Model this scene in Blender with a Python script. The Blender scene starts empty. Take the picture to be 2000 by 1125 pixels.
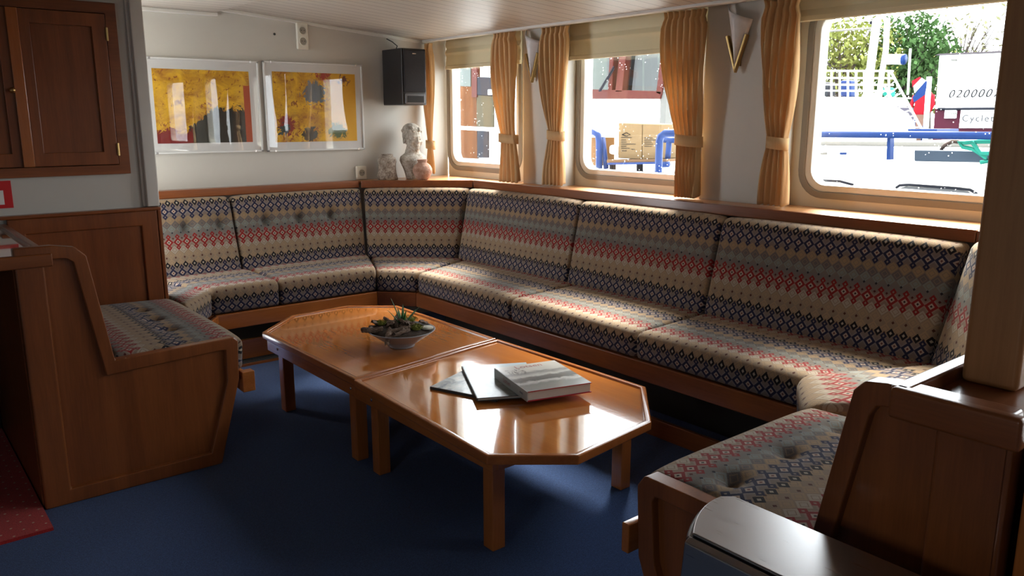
import bpy, bmesh, math, random
from mathutils import Vector, Matrix, noise
R = math.radians
scn = bpy.context.scene
COL = scn.collection

# ------------------------------------------------------------------ camera
CAM_H, F_PX, TILT, YAW = 1.45, 1575.0, math.atan(332 / 1575), R(39.15)
cam_d = bpy.data.cameras.new('camera'); cam_d.sensor_width = 36
cam_d.lens = 36 * F_PX / 2000; cam_d.clip_start = 0.02; cam_d.clip_end = 400
cam = bpy.data.objects.new('camera', cam_d); COL.objects.link(cam)
cam.location = (0, 0, CAM_H); cam.rotation_euler = (math.pi / 2 - TILT, 0, -YAW)
scn.camera = cam
# ------------------------------------------------------------------ world, daylight
world = bpy.data.worlds.new('overcast_sky'); scn.world = world; world.use_nodes = True
bg = world.node_tree.nodes['Background']
bg.inputs[0].default_value = (0.92, 0.96, 1.0, 1); bg.inputs[1].default_value = 9.0
SUN_E = 24.0
sl = bpy.data.lights.new('sun', 'SUN'); sl.energy = SUN_E; sl.angle = R(24); sl.color = (1, .93, .8)
so = bpy.data.objects.new('sun', sl); COL.objects.link(so)
sun_dir = Vector((-0.64, -0.42, -0.84))         # travels inboard and down
so.rotation_euler = sun_dir.to_track_quat('-Z', 'Y').to_euler(); so.location = (8, 3, 8)
for (xx, y0, y1) in ((3.56, 4.23, 5.0), (3.68, 2.80, 3.72), (3.68, 1.1, 2.14), (3.68, -.46, .58), (3.68, -2.02, -.98)):
    pl = bpy.data.lights.new('window_portal', 'AREA'); pl.shape = 'RECTANGLE'
    pl.size = y1 - y0; pl.size_y = .82; pl.cycles.is_portal = True
    po = bpy.data.objects.new('window_portal', pl); COL.objects.link(po)
    po.location = (xx, (y0 + y1) / 2, 1.52); po.rotation_euler = (math.pi / 2, 0, math.pi / 2)
PORT = ((-.2, .45),)       # windows of the other side of the saloon
for (y0, y1) in PORT:
    pl = bpy.data.lights.new('window_portal', 'AREA'); pl.shape = 'RECTANGLE'
    pl.size = y1 - y0; pl.size_y = .82; pl.cycles.is_portal = True
    po = bpy.data.objects.new('window_portal', pl); COL.objects.link(po)
    po.location = (-2.50, (y0 + y1) / 2, 1.52); po.rotation_euler = (math.pi / 2, 0, -math.pi / 2)
vs = scn.view_settings
vs.view_transform = 'Standard'; vs.look = 'None'; vs.exposure = 0.3; vs.gamma = 1
vs.use_curve_mapping = False
scn.cycles.use_denoising = True
scn.cycles.max_bounces = 10; scn.cycles.diffuse_bounces = 6; scn.cycles.transparent_max_bounces = 12
scn.cycles.sample_clamp_indirect = 8

# ------------------------------------------------------------------ helpers
def at_x(px, py, X):
    'the point of the plane x = X that lies in the photo at px, py (frame 2000x1125)'
    rt = Vector((math.cos(YAW), -math.sin(YAW), 0)); hd = Vector((math.sin(YAW), math.cos(YAW), 0))
    fw = hd * math.cos(TILT) - Vector((0, 0, math.sin(TILT))); up = hd * math.sin(TILT) + Vector((0, 0, math.cos(TILT)))
    r = (px - 1000) / F_PX * rt - (py - 562.5) / F_PX * up + fw
    return Vector((0, 0, CAM_H)) + r * (X / r.x)

def tag(o, label=None, cat=None, group=None, kind=None):
    if label: o['label'] = label
    if cat: o['category'] = cat
    if group: o['group'] = group
    if kind: o['kind'] = kind
    return o

def empty(name, loc, rz=0, label=None, cat=None, group=None):
    o = bpy.data.objects.new(name, None); COL.objects.link(o)
    o.location = loc; o.rotation_euler = (0, 0, rz); o.empty_display_size = .05
    return tag(o, label, cat, group)

class MB:
    'collects shapes; build() links them as ONE mesh object'
    def __init__(s): s.v = []; s.f = []; s.m = []; s.uv = {}
    def add(s, vs_, fs, mi=0):
        n = len(s.v); s.v += [tuple(p) for p in vs_]
        for f in fs: s.f.append([n + i for i in f]); s.m.append(mi)
        return s
    def box(s, x0, x1, y0, y1, z0, z1, mi=0):
        x0, x1 = sorted((x0, x1)); y0, y1 = sorted((y0, y1)); z0, z1 = sorted((z0, z1))
        v = [(x, y, z) for z in (z0, z1) for y in (y0, y1) for x in (x0, x1)]
        return s.add(v, [(0, 2, 3, 1), (4, 5, 7, 6), (0, 1, 5, 4), (2, 6, 7, 3), (0, 4, 6, 2), (1, 3, 7, 5)], mi)
    def obox(s, c, ax, ay, az, mi=0):
        'box by centre and three half axes'
        c, ax, ay, az = map(Vector, (c, ax, ay, az))
        v = [c + ax * i + ay * j + az * k for k in (-1, 1) for j in (-1, 1) for i in (-1, 1)]
        return s.add(v, [(0, 2, 3, 1), (4, 5, 7, 6), (0, 1, 5, 4), (2, 6, 7, 3), (0, 4, 6, 2), (1, 3, 7, 5)], mi)
    def prism(s, pts, a, b, axis='z', mi=0):
        'polygon pts extruded from a to b along axis; pts are the two other coordinates in xyz order'
        n = len(pts)
        def P(p, t):
            return {'z': (p[0], p[1], t), 'y': (p[0], t, p[1]), 'x': (t, p[0], p[1])}[axis]
        v = [P(p, a) for p in pts] + [P(p, b) for p in pts]
        fs = [list(range(n))[::-1], list(range(n, 2 * n))] + [(i, (i + 1) % n, n + (i + 1) % n, n + i) for i in range(n)]
        return s.add(v, fs, mi)
    def tube(s, pts, r, n=8, mi=0, closed=False):
        pts = [Vector(p) for p in pts]; k = len(pts)
        rr = r if isinstance(r, (list, tuple)) else [r] * k
        rings = []; prev = None
        for i, p in enumerate(pts):
            if closed: t = pts[(i + 1) % k] - pts[i - 1]
            else: t = (pts[min(i + 1, k - 1)] - pts[max(i - 1, 0)])
            t.normalize()
            ref = prev if prev is not None else (Vector((0, 0, 1)) if abs(t.z) < .9 else Vector((1, 0, 0)))
            a = (ref - t * ref.dot(t)).normalized(); b = t.cross(a); prev = a
            rings.append([p + (a * math.cos(2 * math.pi * j / n) + b * math.sin(2 * math.pi * j / n)) * rr[i] for j in range(n)])
        base = [p for ring in rings for p in ring]; fs = []
        for i in range(k if closed else k - 1):
            i2 = (i + 1) % k
            for j in range(n): fs.append((i * n + j, i * n + (j + 1) % n, i2 * n + (j + 1) % n, i2 * n + j))
        if not closed: fs += [list(range(n))[::-1], [(k - 1) * n + j for j in range(n)]]
        return s.add(base, fs, mi)
    def lathe(s, prof, c=(0, 0, 0), n=32, mi=0, sx=1, sy=1):
        'prof: list of (r, z); closed at both ends if r==0'
        v = []; fs = []; idx = []
        for (r, z) in prof:
            if r < 1e-6: idx.append([len(v)]); v.append((c[0], c[1], c[2] + z))
            else:
                idx.append([len(v) + j for j in range(n)])
                v += [(c[0] + r * sx * math.cos(2 * math.pi * j / n), c[1] + r * sy * math.sin(2 * math.pi * j / n), c[2] + z) for j in range(n)]
        for a, b in zip(idx, idx[1:]):
            for j in range(n):
                if len(a) == 1 and len(b) == 1: continue
                if len(a) == 1: fs.append((a[0], b[(j + 1) % n], b[j]))
                elif len(b) == 1: fs.append((a[j], a[(j + 1) % n], b[0]))
                else: fs.append((a[j], a[(j + 1) % n], b[(j + 1) % n], b[j]))
        return s.add(v, fs, mi)
    def ball(s, c, r, sc=(1, 1, 1), nu=16, nv=10, mi=0, mat=None):
        v = [(0, 0, r)]; fs = []
        for i in range(1, nv):
            for j in range(nu):
                a, b = math.pi * i / nv, 2 * math.pi * j / nu
                v.append((r * math.sin(a) * math.cos(b), r * math.sin(a) * math.sin(b), r * math.cos(a)))
        v.append((0, 0, -r)); N = len(v)
        for j in range(nu): fs.append((0, 1 + j, 1 + (j + 1) % nu)); fs.append((N - 1, N - 1 - nu + (j + 1) % nu, N - 1 - nu + j))
        for i in range(nv - 2):
            for j in range(nu): fs.append((1 + i * nu + j, 1 + (i + 1) * nu + j, 1 + (i + 1) * nu + (j + 1) % nu, 1 + i * nu + (j + 1) % nu))
        M = mat or Matrix.Identity(3)
        return s.add([Vector(c) + M @ Vector((p[0] * sc[0], p[1] * sc[1], p[2] * sc[2])) for p in v], fs, mi)
    def build(s, name, mats, parent=None, bevel=0, smooth=False, segs=2, loc=None):
        me = bpy.data.meshes.new(name); me.from_pydata(s.v, [], s.f)
        ms = mats if isinstance(mats, (list, tuple)) else [mats]
        for m in ms: me.materials.append(m)
        if len(ms) > 1:
            for p, mi in zip(me.polygons, s.m): p.material_index = mi
        bm = bmesh.new(); bm.from_mesh(me); bmesh.ops.recalc_face_normals(bm, faces=bm.faces); bm.to_mesh(me); bm.free()
        if smooth: me.polygons.foreach_set('use_smooth', [True] * len(me.polygons))
        o = bpy.data.objects.new(name, me); COL.objects.link(o)
        if parent is not None:
            o.parent = parent
            o.matrix_parent_inverse = Matrix.Identity(4)
            q = parent; T = Matrix.Identity(4)
            while q is not None:
                T = Matrix.Translation(q.location) @ q.rotation_euler.to_matrix().to_4x4() @ T; q = q.parent
            if getattr(s, 'world', True): me.transform(T.inverted())
        if loc: o.location = loc
        if bevel:
            b = o.modifiers.new('bevel', 'BEVEL'); b.width = bevel; b.segments = segs; b.limit_method = 'ANGLE'; b.angle_limit = R(35)
            b.harden_normals = False
        if smooth == 'auto' or (bevel and not smooth):
            me.polygons.foreach_set('use_smooth', [True] * len(me.polygons))
            e = o.modifiers.new('weighted', 'WEIGHTED_NORMAL'); e.keep_sharp = True
        return o

def struct(name, mb, mat, **k):
    return tag(mb.build(name, mat, **k), kind='structure')

def copy_tree(o, parent=None):
    c = o.copy(); COL.objects.link(c); c.parent = parent
    for ch in [x for x in o.children]: copy_tree(ch, c)
    return c

# ------------------------------------------------------------------ materials
class NT:
    def __init__(s, name):
        s.mat = bpy.data.materials.new(name); s.mat.use_nodes = True
        s.t = s.mat.node_tree; s.n = s.t.nodes; s.bsdf = s.n['Principled BSDF']; s.out = s.n['Material Output']
    def node(s, typ, **kw):
        n = s.n.new(typ)
        for k, v in kw.items(): setattr(n, k, v)
        return n
    def link(s, a, b): s.t.links.new(a, b)
    def put(s, sock, v):
        if hasattr(v, 'links'): s.link(v, sock)
        elif v is not None: sock.default_value = v
    def m(s, op, a, b=None, c=None, clamp=False):
        n = s.node('ShaderNodeMath', operation=op, use_clamp=clamp)
        s.put(n.inputs[0], a); s.put(n.inputs[1], b)
        if c is not None: s.put(n.inputs[2], c)
        return n.outputs[0]
    def mix(s, f, a, b, mode='MIX'):
        n = s.node('ShaderNodeMix', data_type='RGBA', blend_type=mode)
        s.put(n.inputs[0], f)
        s.put(n.inputs[6], a if hasattr(a, 'links') else tuple(a) + (1,))
        s.put(n.inputs[7], b if hasattr(b, 'links') else tuple(b) + (1,))
        return n.outputs[2]
    def coord(s, which='Object'): return s.node('ShaderNodeTexCoord').outputs[which]
    def mapping(s, src, scale=(1, 1, 1), rot=(0, 0, 0)):
        n = s.node('ShaderNodeMapping'); s.link(src, n.inputs[0]); n.inputs[3].default_value = scale; n.inputs[2].default_value = rot
        return n.outputs[0]
    def noise(s, vec, scale, detail=3, rough=.5, dist=0):
        n = s.node('ShaderNodeTexNoise'); s.link(vec, n.inputs['Vector']); n.inputs['Scale'].default_value = scale
        n.inputs['Detail'].default_value = detail; n.inputs['Roughness'].default_value = rough; n.inputs['Distortion'].default_value = dist
        return n.outputs[0]
    def ramp(s, f, stops):
        n = s.node('ShaderNodeValToRGB'); s.link(f, n.inputs[0]); e = n.color_ramp.elements
        while len(e) < len(stops): e.new(.5)
        for el, (p, c) in zip(e, stops): el.position = p; el.color = tuple(c) + (1,)
        return n.outputs[0]
    def bump(s, h, strength=.2, dist=.01):
        n = s.node('ShaderNodeBump'); s.link(h, n.inputs['Height']); n.inputs['Strength'].default_value = strength; n.inputs['Distance'].default_value = dist
        s.link(n.outputs[0], s.bsdf.inputs['Normal']); return n
    def set(s, **k):
        names = dict(color='Base Color', rough='Roughness', metal='Metallic', spec='Specular IOR Level', coat='Coat Weight',
                     coatr='Coat Roughness', trans='Transmission Weight', sheen='Sheen Weight', alpha='Alpha')
        for a, v in k.items():
            if a == 'color' and not hasattr(v, 'links'): v = tuple(v) + (1,)
            s.put(s.bsdf.inputs[names[a]], v)
        return s.mat

def plain(name, color, rough=.5, metal=0, bumpy=0, vary=.06, **k):
    t = NT(name); co = t.coord()
    n = t.noise(co, 14, 3)
    c = t.mix(t.m('MULTIPLY', n, 1), tuple(x * (1 - vary) for x in color), tuple(min(1, x * (1 + vary)) for x in color))
    t.set(color=c, rough=rough, metal=metal, **k)
    if bumpy: t.bump(t.noise(co, 180, 2), bumpy, .004)
    return t.mat

def wood(name, dark, light, axis='z', rough=.3, coat=.25, scale=1.0, ripple=0, coatr=.12, spec=.4):
    t = NT(name); co = t.coord()
    sc = {'x': (.06, 1, 1), 'y': (1, .06, 1), 'z': (1, 1, .06)}[axis]
    mp = t.mapping(co, tuple(v * scale for v in sc))
    a = t.noise(mp, 9, 5, .6, .6); b = t.noise(mp, 160, 3, .6); c = t.noise(t.mapping(co, tuple(v * .9 for v in sc)), 2.2, 2, .5)
    f = t.m('ADD', t.m('MULTIPLY', a, .62), t.m('ADD', t.m('MULTIPLY', b, .23), t.m('MULTIPLY', c, .3)))
    mid = tuple((p + q) / 2 for p, q in zip(dark, light))
    t.set(color=t.ramp(f, [(.36, dark), (.56, mid), (.76, light)]), rough=rough, coat=coat, coatr=coatr, spec=spec)
    if ripple: t.bump(t.noise(t.mapping(co, (1, 1, 1)), 60, 2, .5), ripple, .002)
    else: t.bump(b, .08, .001)
    return t.mat

BD, BL = (.115, .031, .009), (.29, .088, .024)
WOOD = {a: wood('varnished_teak_' + a, BD, BL, a) for a in 'xyz'}
WOODT = {a: wood('orange_teak_' + a, (.27, .075, .016), (.50, .165, .042), a, rough=.14, coat=.5) for a in 'xyz'}
WTOP = wood('table_veneer', (.42, .125, .020), (.62, .215, .042), 'y', rough=.09, coat=1.0, ripple=.05, coatr=.03)
WSHELF = wood('shelf_teak', (.36, .15, .05), (.56, .27, .10), 'y', rough=.35)
WPOST = wood('post_teak', (.23, .095, .032), (.43, .20, .075), 'z', rough=.45, coat=0)
WHITE = plain('cream_wall_paint', (.53, .51, .46), .55, vary=.02)
CREAM = plain('cream_window_reveal', (.72, .66, .52), .45, vary=.02)
WTRIM = plain('white_trim_paint', (.62, .60, .55), .4, vary=.02)
BRASS = plain('aged_brass', (.45, .30, .12), .3, 1)
CHROME = plain('steel', (.62, .62, .62), .25, 1)
BLACK = plain('black_plastic', (.012, .012, .013), .35)
DARKV = plain('dark_void', (.012, .009, .007), .8)  # near-black puts the shade of recesses and openings into the colour
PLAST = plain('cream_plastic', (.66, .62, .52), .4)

def ceiling_mat():
    t = NT('painted_plank_ceiling'); co = t.coord()
    sep = t.node('ShaderNodeSeparateXYZ'); t.link(co, sep.inputs[0])
    fr = t.m('FRACT', t.m('DIVIDE', sep.outputs[1], .095))
    g = t.m('LESS_THAN', t.m('ABSOLUTE', t.m('SUBTRACT', fr, .5)), .035)
    t.set(color=t.mix(g, (.44, .385, .32), (.16, .13, .10)), rough=.45)
    t.bump(t.m('SUBTRACT', 1, g), .5, .004); return t.mat
CEIL = ceiling_mat()

def carpet_mat(name, a, b, dots=False):
    t = NT(name); co = t.coord()
    n = t.noise(co, 260, 3, .7); n2 = t.noise(co, 90, 2)
    c = t.ramp(t.m('ADD', t.m('MULTIPLY', n, .8), t.m('MULTIPLY', n2, .2)), [(.36, a), (.66, b)])
    if dots:
        sep = t.node('ShaderNodeSeparateXYZ'); t.link(co, sep.inputs[0])
        u = t.m('ADD', sep.outputs[0], sep.outputs[1]); v = t.m('SUBTRACT', sep.outputs[0], sep.outputs[1])
        fu = t.m('ABSOLUTE', t.m('SUBTRACT', t.m('FRACT', t.m('DIVIDE', u, .07)), .5)); fv = t.m('ABSOLUTE', t.m('SUBTRACT', t.m('FRACT', t.m('DIVIDE', v, .07)), .5))
        c = t.mix(t.m('LESS_THAN', t.m('MAXIMUM', fu, fv), .075), c, (.55, .38, .25))
    t.set(color=c, rough=.95, spec=.1, sheen=.15); t.bump(n, .6, .006); return t.mat
BLUE = carpet_mat('blue_carpet', (.009, .024, .085), (.046, .105, .28))
RED = carpet_mat('red_carpet', (.30, .014, .014), (.60, .035, .035), True)

def ikat():
    'woven diamond stripe fabric; u across the row, v along the cushion, both in metres'
    t = NT('diamond_stripe_fabric')
    sep = t.node('ShaderNodeSeparateXYZ'); t.link(t.coord('UV'), sep.inputs[0])
    nz = t.node('ShaderNodeTexNoise'); t.link(t.coord('UV'), nz.inputs['Vector']); nz.inputs['Scale'].default_value = 330
    jit = t.m('MULTIPLY', t.m('SUBTRACT', nz.outputs[0], .5), .0022)
    PU, PV = .051, .36
    u0 = t.m('DIVIDE', sep.outputs[0], PU)
    v = t.m('ADD', sep.outputs[1], jit)
    au = t.m('MULTIPLY', t.m('ABSOLUTE', t.m('SUBTRACT', t.m('FRACT', t.m('ADD', u0, .5)), .5)), PU)          # distance to column 0
    ah = t.m('MULTIPLY', t.m('ABSOLUTE', t.m('SUBTRACT', t.m('FRACT', u0), .5)), PU)                            # distance to half column
    fv = t.m('MULTIPLY', t.m('FRACT', t.m('DIVIDE', v, PV)), PV)
    soft = t.noise(t.coord('UV'), 26, 2)
    base = t.ramp(t.m('DIVIDE', fv, PV), [(0, (.17, .135, .14)), (.12, (.23, .165, .115)), (.24, (.22, .165, .12)), (.36, (.145, .14, .135)), (.5, (.235, .155, .125)), (.66, (.31, .222, .152)), (.84, (.29, .21, .145)), (1, (.17, .135, .14))])
    col = t.mix(t.m('MULTIPLY', soft, .5), base, (.21, .16, .12))
    def D(a, vc, hu, hv):
        dv = t.m('SUBTRACT', fv, vc)
        dv = t.m('ABSOLUTE', t.m('SUBTRACT', t.m('FRACT', t.m('ADD', t.m('DIVIDE', dv, PV), .5)), .5))
        return t.m('ADD', t.m('DIVIDE', a, hu), t.m('DIVIDE', t.m('MULTIPLY', dv, PV), hv))
    def ring(col, d, lo, c, k=1):
        f = t.m('MULTIPLY', t.m('LESS_THAN', d, 1), t.m('GREATER_THAN', d, lo))
        return t.mix(t.m('MULTIPLY', f, k) if k != 1 else f, col, c)
    def fill(col, d, c, k=1):
        f = t.m('LESS_THAN', d, 1)
        return t.mix(t.m('MULTIPLY', f, k) if k != 1 else f, col, c)
    # pale lattices
    for a, vc, c in ((ah, .052, (.34, .225, .12)), (au, .080, (.105, .10, .105)), (ah, .103, (.20, .23, .22)), (au, .300, (.38, .26, .15)), (ah, .225, (.42, .36, .29)), (au, .255, (.36, .25, .15))):
        d = D(a, vc, .024, .024); col = ring(col, d, .62, c, .75); col = fill(col, D(a, vc, .011, .011), c, .8)
    col = fill(col, D(au, .315, .006, .007), (.10, .055, .03))
    col = fill(col, D(ah, .27, .0062, .007), (.09, .03, .02))
    col = fill(col, D(ah, .125, .0058, .0062), (.02, .02, .028))
    col = fill(col, D(ah, .158, .0058, .0058), (.08, .015, .012))
    for vc, c, cen in ((0, (.018, .020, .052), (.15, .05, .04)), (.18, (.235, .016, .015), (.02, .015, .015))):
        d = D(au, vc, .0262, .0265)
        col = fill(col, D(au, vc, .034, .034), (.30, .27, .27) if vc == 0 else (.42, .28, .23), .35)
        col = ring(col, d, .50, c); col = fill(col, D(au, vc, .0125, .0125), (.42, .33, .27)); col = fill(col, D(au, vc, .0052, .0052), cen)
        for s_ in (-.0315, .0315):
            d2 = D(au, (vc + s_) % PV, .0145, .016); col = ring(col, d2, .32, c)
    d = D(ah, PV - .047, .0175, .020)
    col = ring(col, d, .36, (.012, .011, .014)); col = fill(col, D(ah, PV - .047, .006, .007), (.42, .36, .28))
    wv = t.node('ShaderNodeTexNoise'); t.link(t.coord('UV'), wv.inputs['Vector']); wv.inputs['Scale'].default_value = 900
    col = t.mix(t.m('MULTIPLY', wv.outputs[0], .35), col, (.02, .015, .012))
    t.set(color=col, rough=.9, spec=.15, sheen=.08)
    t.bump(nz.outputs[0], .35, .003)
    return t.mat
FABRIC = ikat()
BUTTON = plain('button_cloth', (.20, .17, .13), .9)

def curtain_mat():
    t = NT('apricot_curtain'); co = t.coord()
    w = t.noise(t.mapping(co, (1, 1, .03)), 260, 2)
    c = t.mix(w, (.62, .40, .19), (.78, .56, .31))
    t.set(color=c, rough=.85, spec=.1)
    tr = t.node('ShaderNodeBsdfTranslucent'); t.link(t.mix(w, (.85, .55, .26), (.92, .66, .36)), tr.inputs[0])
    mx = t.node('ShaderNodeMixShader'); mx.inputs[0].default_value = .30
    t.link(t.bsdf.outputs[0], mx.inputs[1]); t.link(tr.outputs[0], mx.inputs[2]); t.link(mx.outputs[0], t.out.inputs[0])
    return t.mat
CURT = curtain_mat()
def blind_mat():
    t = NT('cream_blind_cloth'); t.set(color=(.66, .60, .42), rough=.8)
    tr = t.node('ShaderNodeBsdfTranslucent'); tr.inputs[0].default_value = (.75, .66, .42, 1)
    mx = t.node('ShaderNodeMixShader'); mx.inputs[0].default_value = .10
    t.link(t.bsdf.outputs[0], mx.inputs[1]); t.link(tr.outputs[0], mx.inputs[2]); t.link(mx.outputs[0], t.out.inputs[0])
    return t.mat
BLIND = blind_mat()
def pane_mat(name, tint=(.97, .985, .985), refl=1.0, drops=False, lo=.04):
    t = NT(name); t.n.remove(t.bsdf)
    tr = t.node('ShaderNodeBsdfTransparent'); tr.inputs[0].default_value = tuple(tint) + (1,)
    gl = t.node('ShaderNodeBsdfGlossy'); gl.inputs[1].default_value = .01
    lw = t.node('ShaderNodeLayerWeight'); lw.inputs[0].default_value = .5
    fr = t.m('ADD', .04, t.m('MULTIPLY', .9, t.m('POWER', lw.outputs['Facing'], 5)))
    mx = t.node('ShaderNodeMixShader'); t.link(t.m('MULTIPLY', fr, refl, clamp=True), mx.inputs[0])
    t.link(tr.outputs[0], mx.inputs[1]); t.link(gl.outputs[0], mx.inputs[2])
    if drops:
        vo = t.node('ShaderNodeTexVoronoi'); t.link(t.coord(), vo.inputs['Vector']); vo.inputs['Scale'].default_value = 55
        d = t.m('LESS_THAN', vo.outputs['Distance'], .13)
        keep = t.m('GREATER_THAN', t.noise(t.coord(), 11, 2), .56)
        df = t.node('ShaderNodeBsdfTranslucent'); df.inputs[0].default_value = (.9, .93, .95, 1)
        m2 = t.node('ShaderNodeMixShader'); t.link(t.m('MULTIPLY', t.m('MULTIPLY', d, keep), .6), m2.inputs[0])
        t.link(mx.outputs[0], m2.inputs[1]); t.link(df.outputs[0], m2.inputs[2]); mx = m2
    t.link(mx.outputs[0], t.out.inputs[0]); return t.mat
PANE = pane_mat('window_glass_with_rain_specks', drops=True)
PGLASS = pane_mat('picture_glass', (.98, .98, .98), .8)
FROST = NT('frosted_alabaster_glass')
_c = FROST.mix(FROST.noise(FROST.coord(), 22, 4, .6), (.55, .51, .50), (.85, .82, .80))
FROST.set(color=_c, rough=.35, alpha=.88); FROST = FROST.mat

# ------------------------------------------------------------------ room shell
YW, ZS, ZC = 5.06, 1.03, 2.02
struct('floor', MB().box(-3, 3.66, -3.2, 5.1, -.06, 0), BLUE)
def ceil_z(x): return 2.10 - .077 * (min(x, 3.3) - 1.855) if x > 1.82 else 2.10
m = MB()
pts = [(1.82, ceil_z(1.83)), (2.4, ceil_z(2.4)), (3.0, ceil_z(3.0)), (3.295, ceil_z(3.295)), (3.295, 2.3), (1.82, 2.3)]
m.prism([(p[0], p[1]) for p in pts], -3.2, 5.2, 'y'); m.box(-3, 1.82, -3.2, 5.2, 2.068, 2.3)
struct('ceiling', m, CEIL)
struct('wall_end', MB().box(1.0, 3.50, YW, YW + .05, ZS - .03, 2.3).box(1.0, 3.58, YW, YW + .05, 0, ZS - .03), WHITE)
m = MB().box(-2.48, -2.4, -3.2, 4.4, 0, 1.11).box(-2.48, -2.4, -3.2, 4.4, 1.93, 2.3)
_e = [-3.2] + [y for w in sorted(PORT) for y in w] + [4.4]
for a, b in zip(_e[::2], _e[1::2]): m.box(-2.48, -2.4, a, b, 1.11, 1.93)
struct('wall_left', m, WHITE)
struct('wall_rear', MB().box(-2.48, 3.7, -3.28, -3.2, 0, 2.3), WHITE)
struct('wall_bulkhead', MB().box(-2.48, 1.20, 4.36, 4.42, 0, 2.3), WHITE)
struct('trim_1', MB().box(1.145, 1.205, 4.325, 4.43, 1.01, 2.1).box(1.13, 1.15, 4.345, 4.43, 1.01, 2.1), WTRIM, bevel=.006)
struct('trim_2', MB().prism([(1.83, ceil_z(1.83)), (3.295, ceil_z(3.295)), (3.295, ceil_z(3.295) - .022), (1.83, ceil_z(1.83) - .022)], YW - .02, YW, 'y').box(1.2, 1.83, YW - .03, YW, 2.045, 2.068), WTRIM, bevel=.004)
# window wall: head, apron under the shelf, piers, stepped cornice
WINS = [(5.058, 4.17, 3.50, 5.00, 4.24), (3.80, 2.76, 3.60, 3.72, 2.81), (2.26, 1.02, 3.60, 2.145, 1.10), (.66, -.52, 3.60, .58, -.46), (-.90, -2.08, 3.60, -.98, -2.02)]
m = MB().box(3.56, 3.72, -3.2, YW + .04, 0, ZS - .03)
edges = [YW] + [y for w in WINS for y in w[:2]] + [-3.2]
for i in range(0, len(edges), 2):
    a, b = edges[i], edges[i + 1]
    xf = {0: 3.46, 2: 3.45, 4: 3.49}.get(i, 3.49)
    sp = .05
    if a - b > .06:
        m.prism([(xf, a - (sp if i else 0)), (3.66, a), (3.66, b), (xf, b - sp)], ZS - .03, 2.06)
struct('wall_window', m, WHITE, bevel=.004)
m = MB().box(3.275, 3.305, -3.2, YW - .02, 1.976, 2.01).box(3.305, 3.33, -3.2, YW, 1.990, 2.3).box(3.33, 3.66, -3.2, YW, 2.035, 2.3).box(3.44, 3.47, -3.2, YW, 2.0, 2.035)
struct('trim_3', m, WTRIM, bevel=.005)

def rrect(y0, y1, z0, z1, r, n=7):
    P = []
    for cy, cz, a0 in ((y1 - r, z1 - r, 0), (y0 + r, z1 - r, 90), (y0 + r, z0 + r, 180), (y1 - r, z0 + r, 270)):
        for k in range(n + 1):
            a = R(a0 + 90 * k / n); P.append((cy + r * math.cos(a), cz + r * math.sin(a)))
    return P
def ring_mesh(mb, inner, outer, x0, x1, mi=0):
    n = len(inner); v = [(x0, *p) for p in inner] + [(x0, *p) for p in outer] + [(x1, *p) for p in inner] + [(x1, *p) for p in outer]
    fs = []
    for i in range(n):
        j = (i + 1) % n
        fs += [(i, j, n + j, n + i), (2 * n + i, 3 * n + i, 3 * n + j, 2 * n + j), (i, 2 * n + i, 2 * n + j, j), (n + i, n + j, 3 * n + j, 3 * n + i)]
    mb.add(v, fs, mi)
ALU = plain('white_window_rim', (.70, .68, .62), .35)
RUB = plain('grey_gasket', (.26, .23, .19), .6)
for k, (a, b, X, g0, g1) in enumerate(WINS):
    z0, z1 = 1.125, 1.935
    y0, y1 = g1, g0
    w = empty('window_%d' % (k + 1), (X, (a + b) / 2, ZS)); tag(w, kind='structure')
    inner = rrect(y0, y1, z0, z1, .085)
    # the cream board around the opening
    outer = []
    for (py, pz) in inner:
        cy, cz = (y0 + y1) / 2, (z0 + z1) / 2
        fy, fz = (py - cy) / ((y1 - y0) / 2), (pz - cz) / ((z1 - z0) / 2); s_ = 1 / max(abs(fy), abs(fz))
        fy *= s_; fz *= s_
        ay = (a - .002) if fy > 0 else (b + .002)
        oy = cy + fy * ((a - .002 - cy) if fy > 0 else (cy - b - .002)); oz = cz + fz * ((2.033 - cz) if fz > 0 else (cz - ZS + .01))
        outer.append((oy, oz))
    mb = MB(); ring_mesh(mb, rrect(y0 - .012, y1 + .012, z0 - .012, z1 + .012, .095), outer, X, X + .03); mb.build('surround_board', CREAM, w, bevel=.002)
    mb = MB(); ring_mesh(mb, rrect(y0 - .02, y1 + .02, z0 - .02, z1 + .02, .10), rrect(y0 - .052, y1 + .052, z0 - .052, z1 + .052, .13), X - .012, X + .01); mb.build('window_gasket', RUB, w, bevel=.004)
    mb = MB(); ring_mesh(mb, rrect(y0 + .012, y1 - .012, z0 + .012, z1 - .012, .075), rrect(y0 - .022, y1 + .022, z0 - .022, z1 + .022, .10), X - .004, X + .07); mb.build('window_frame', ALU, w, bevel=.005)
    mb = MB(); mb.prism(rrect(y0 + .005, y1 - .005, z0 + .005, z1 - .005, .08), X + .045, X + .051, 'x'); mb.build('window_pane', PANE, w)

for k, (y0, y1) in enumerate(PORT):
    w = empty('window_%d' % (k + 6), (-2.4, (y0 + y1) / 2, 1.1)); tag(w, kind='structure')
    mb = MB(); ring_mesh(mb, rrect(y0 + .03, y1 - .03, 1.14, 1.90, .085), rrect(y0 - .03, y1 + .03, 1.08, 1.96, .10), -2.45, -2.385); mb.build('window_frame', ALU, w, bevel=.005)
    MB().prism(rrect(y0 + .02, y1 - .02, 1.13, 1.91, .08), -2.43, -2.424, 'x').build('window_pane', PANE, w)

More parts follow.
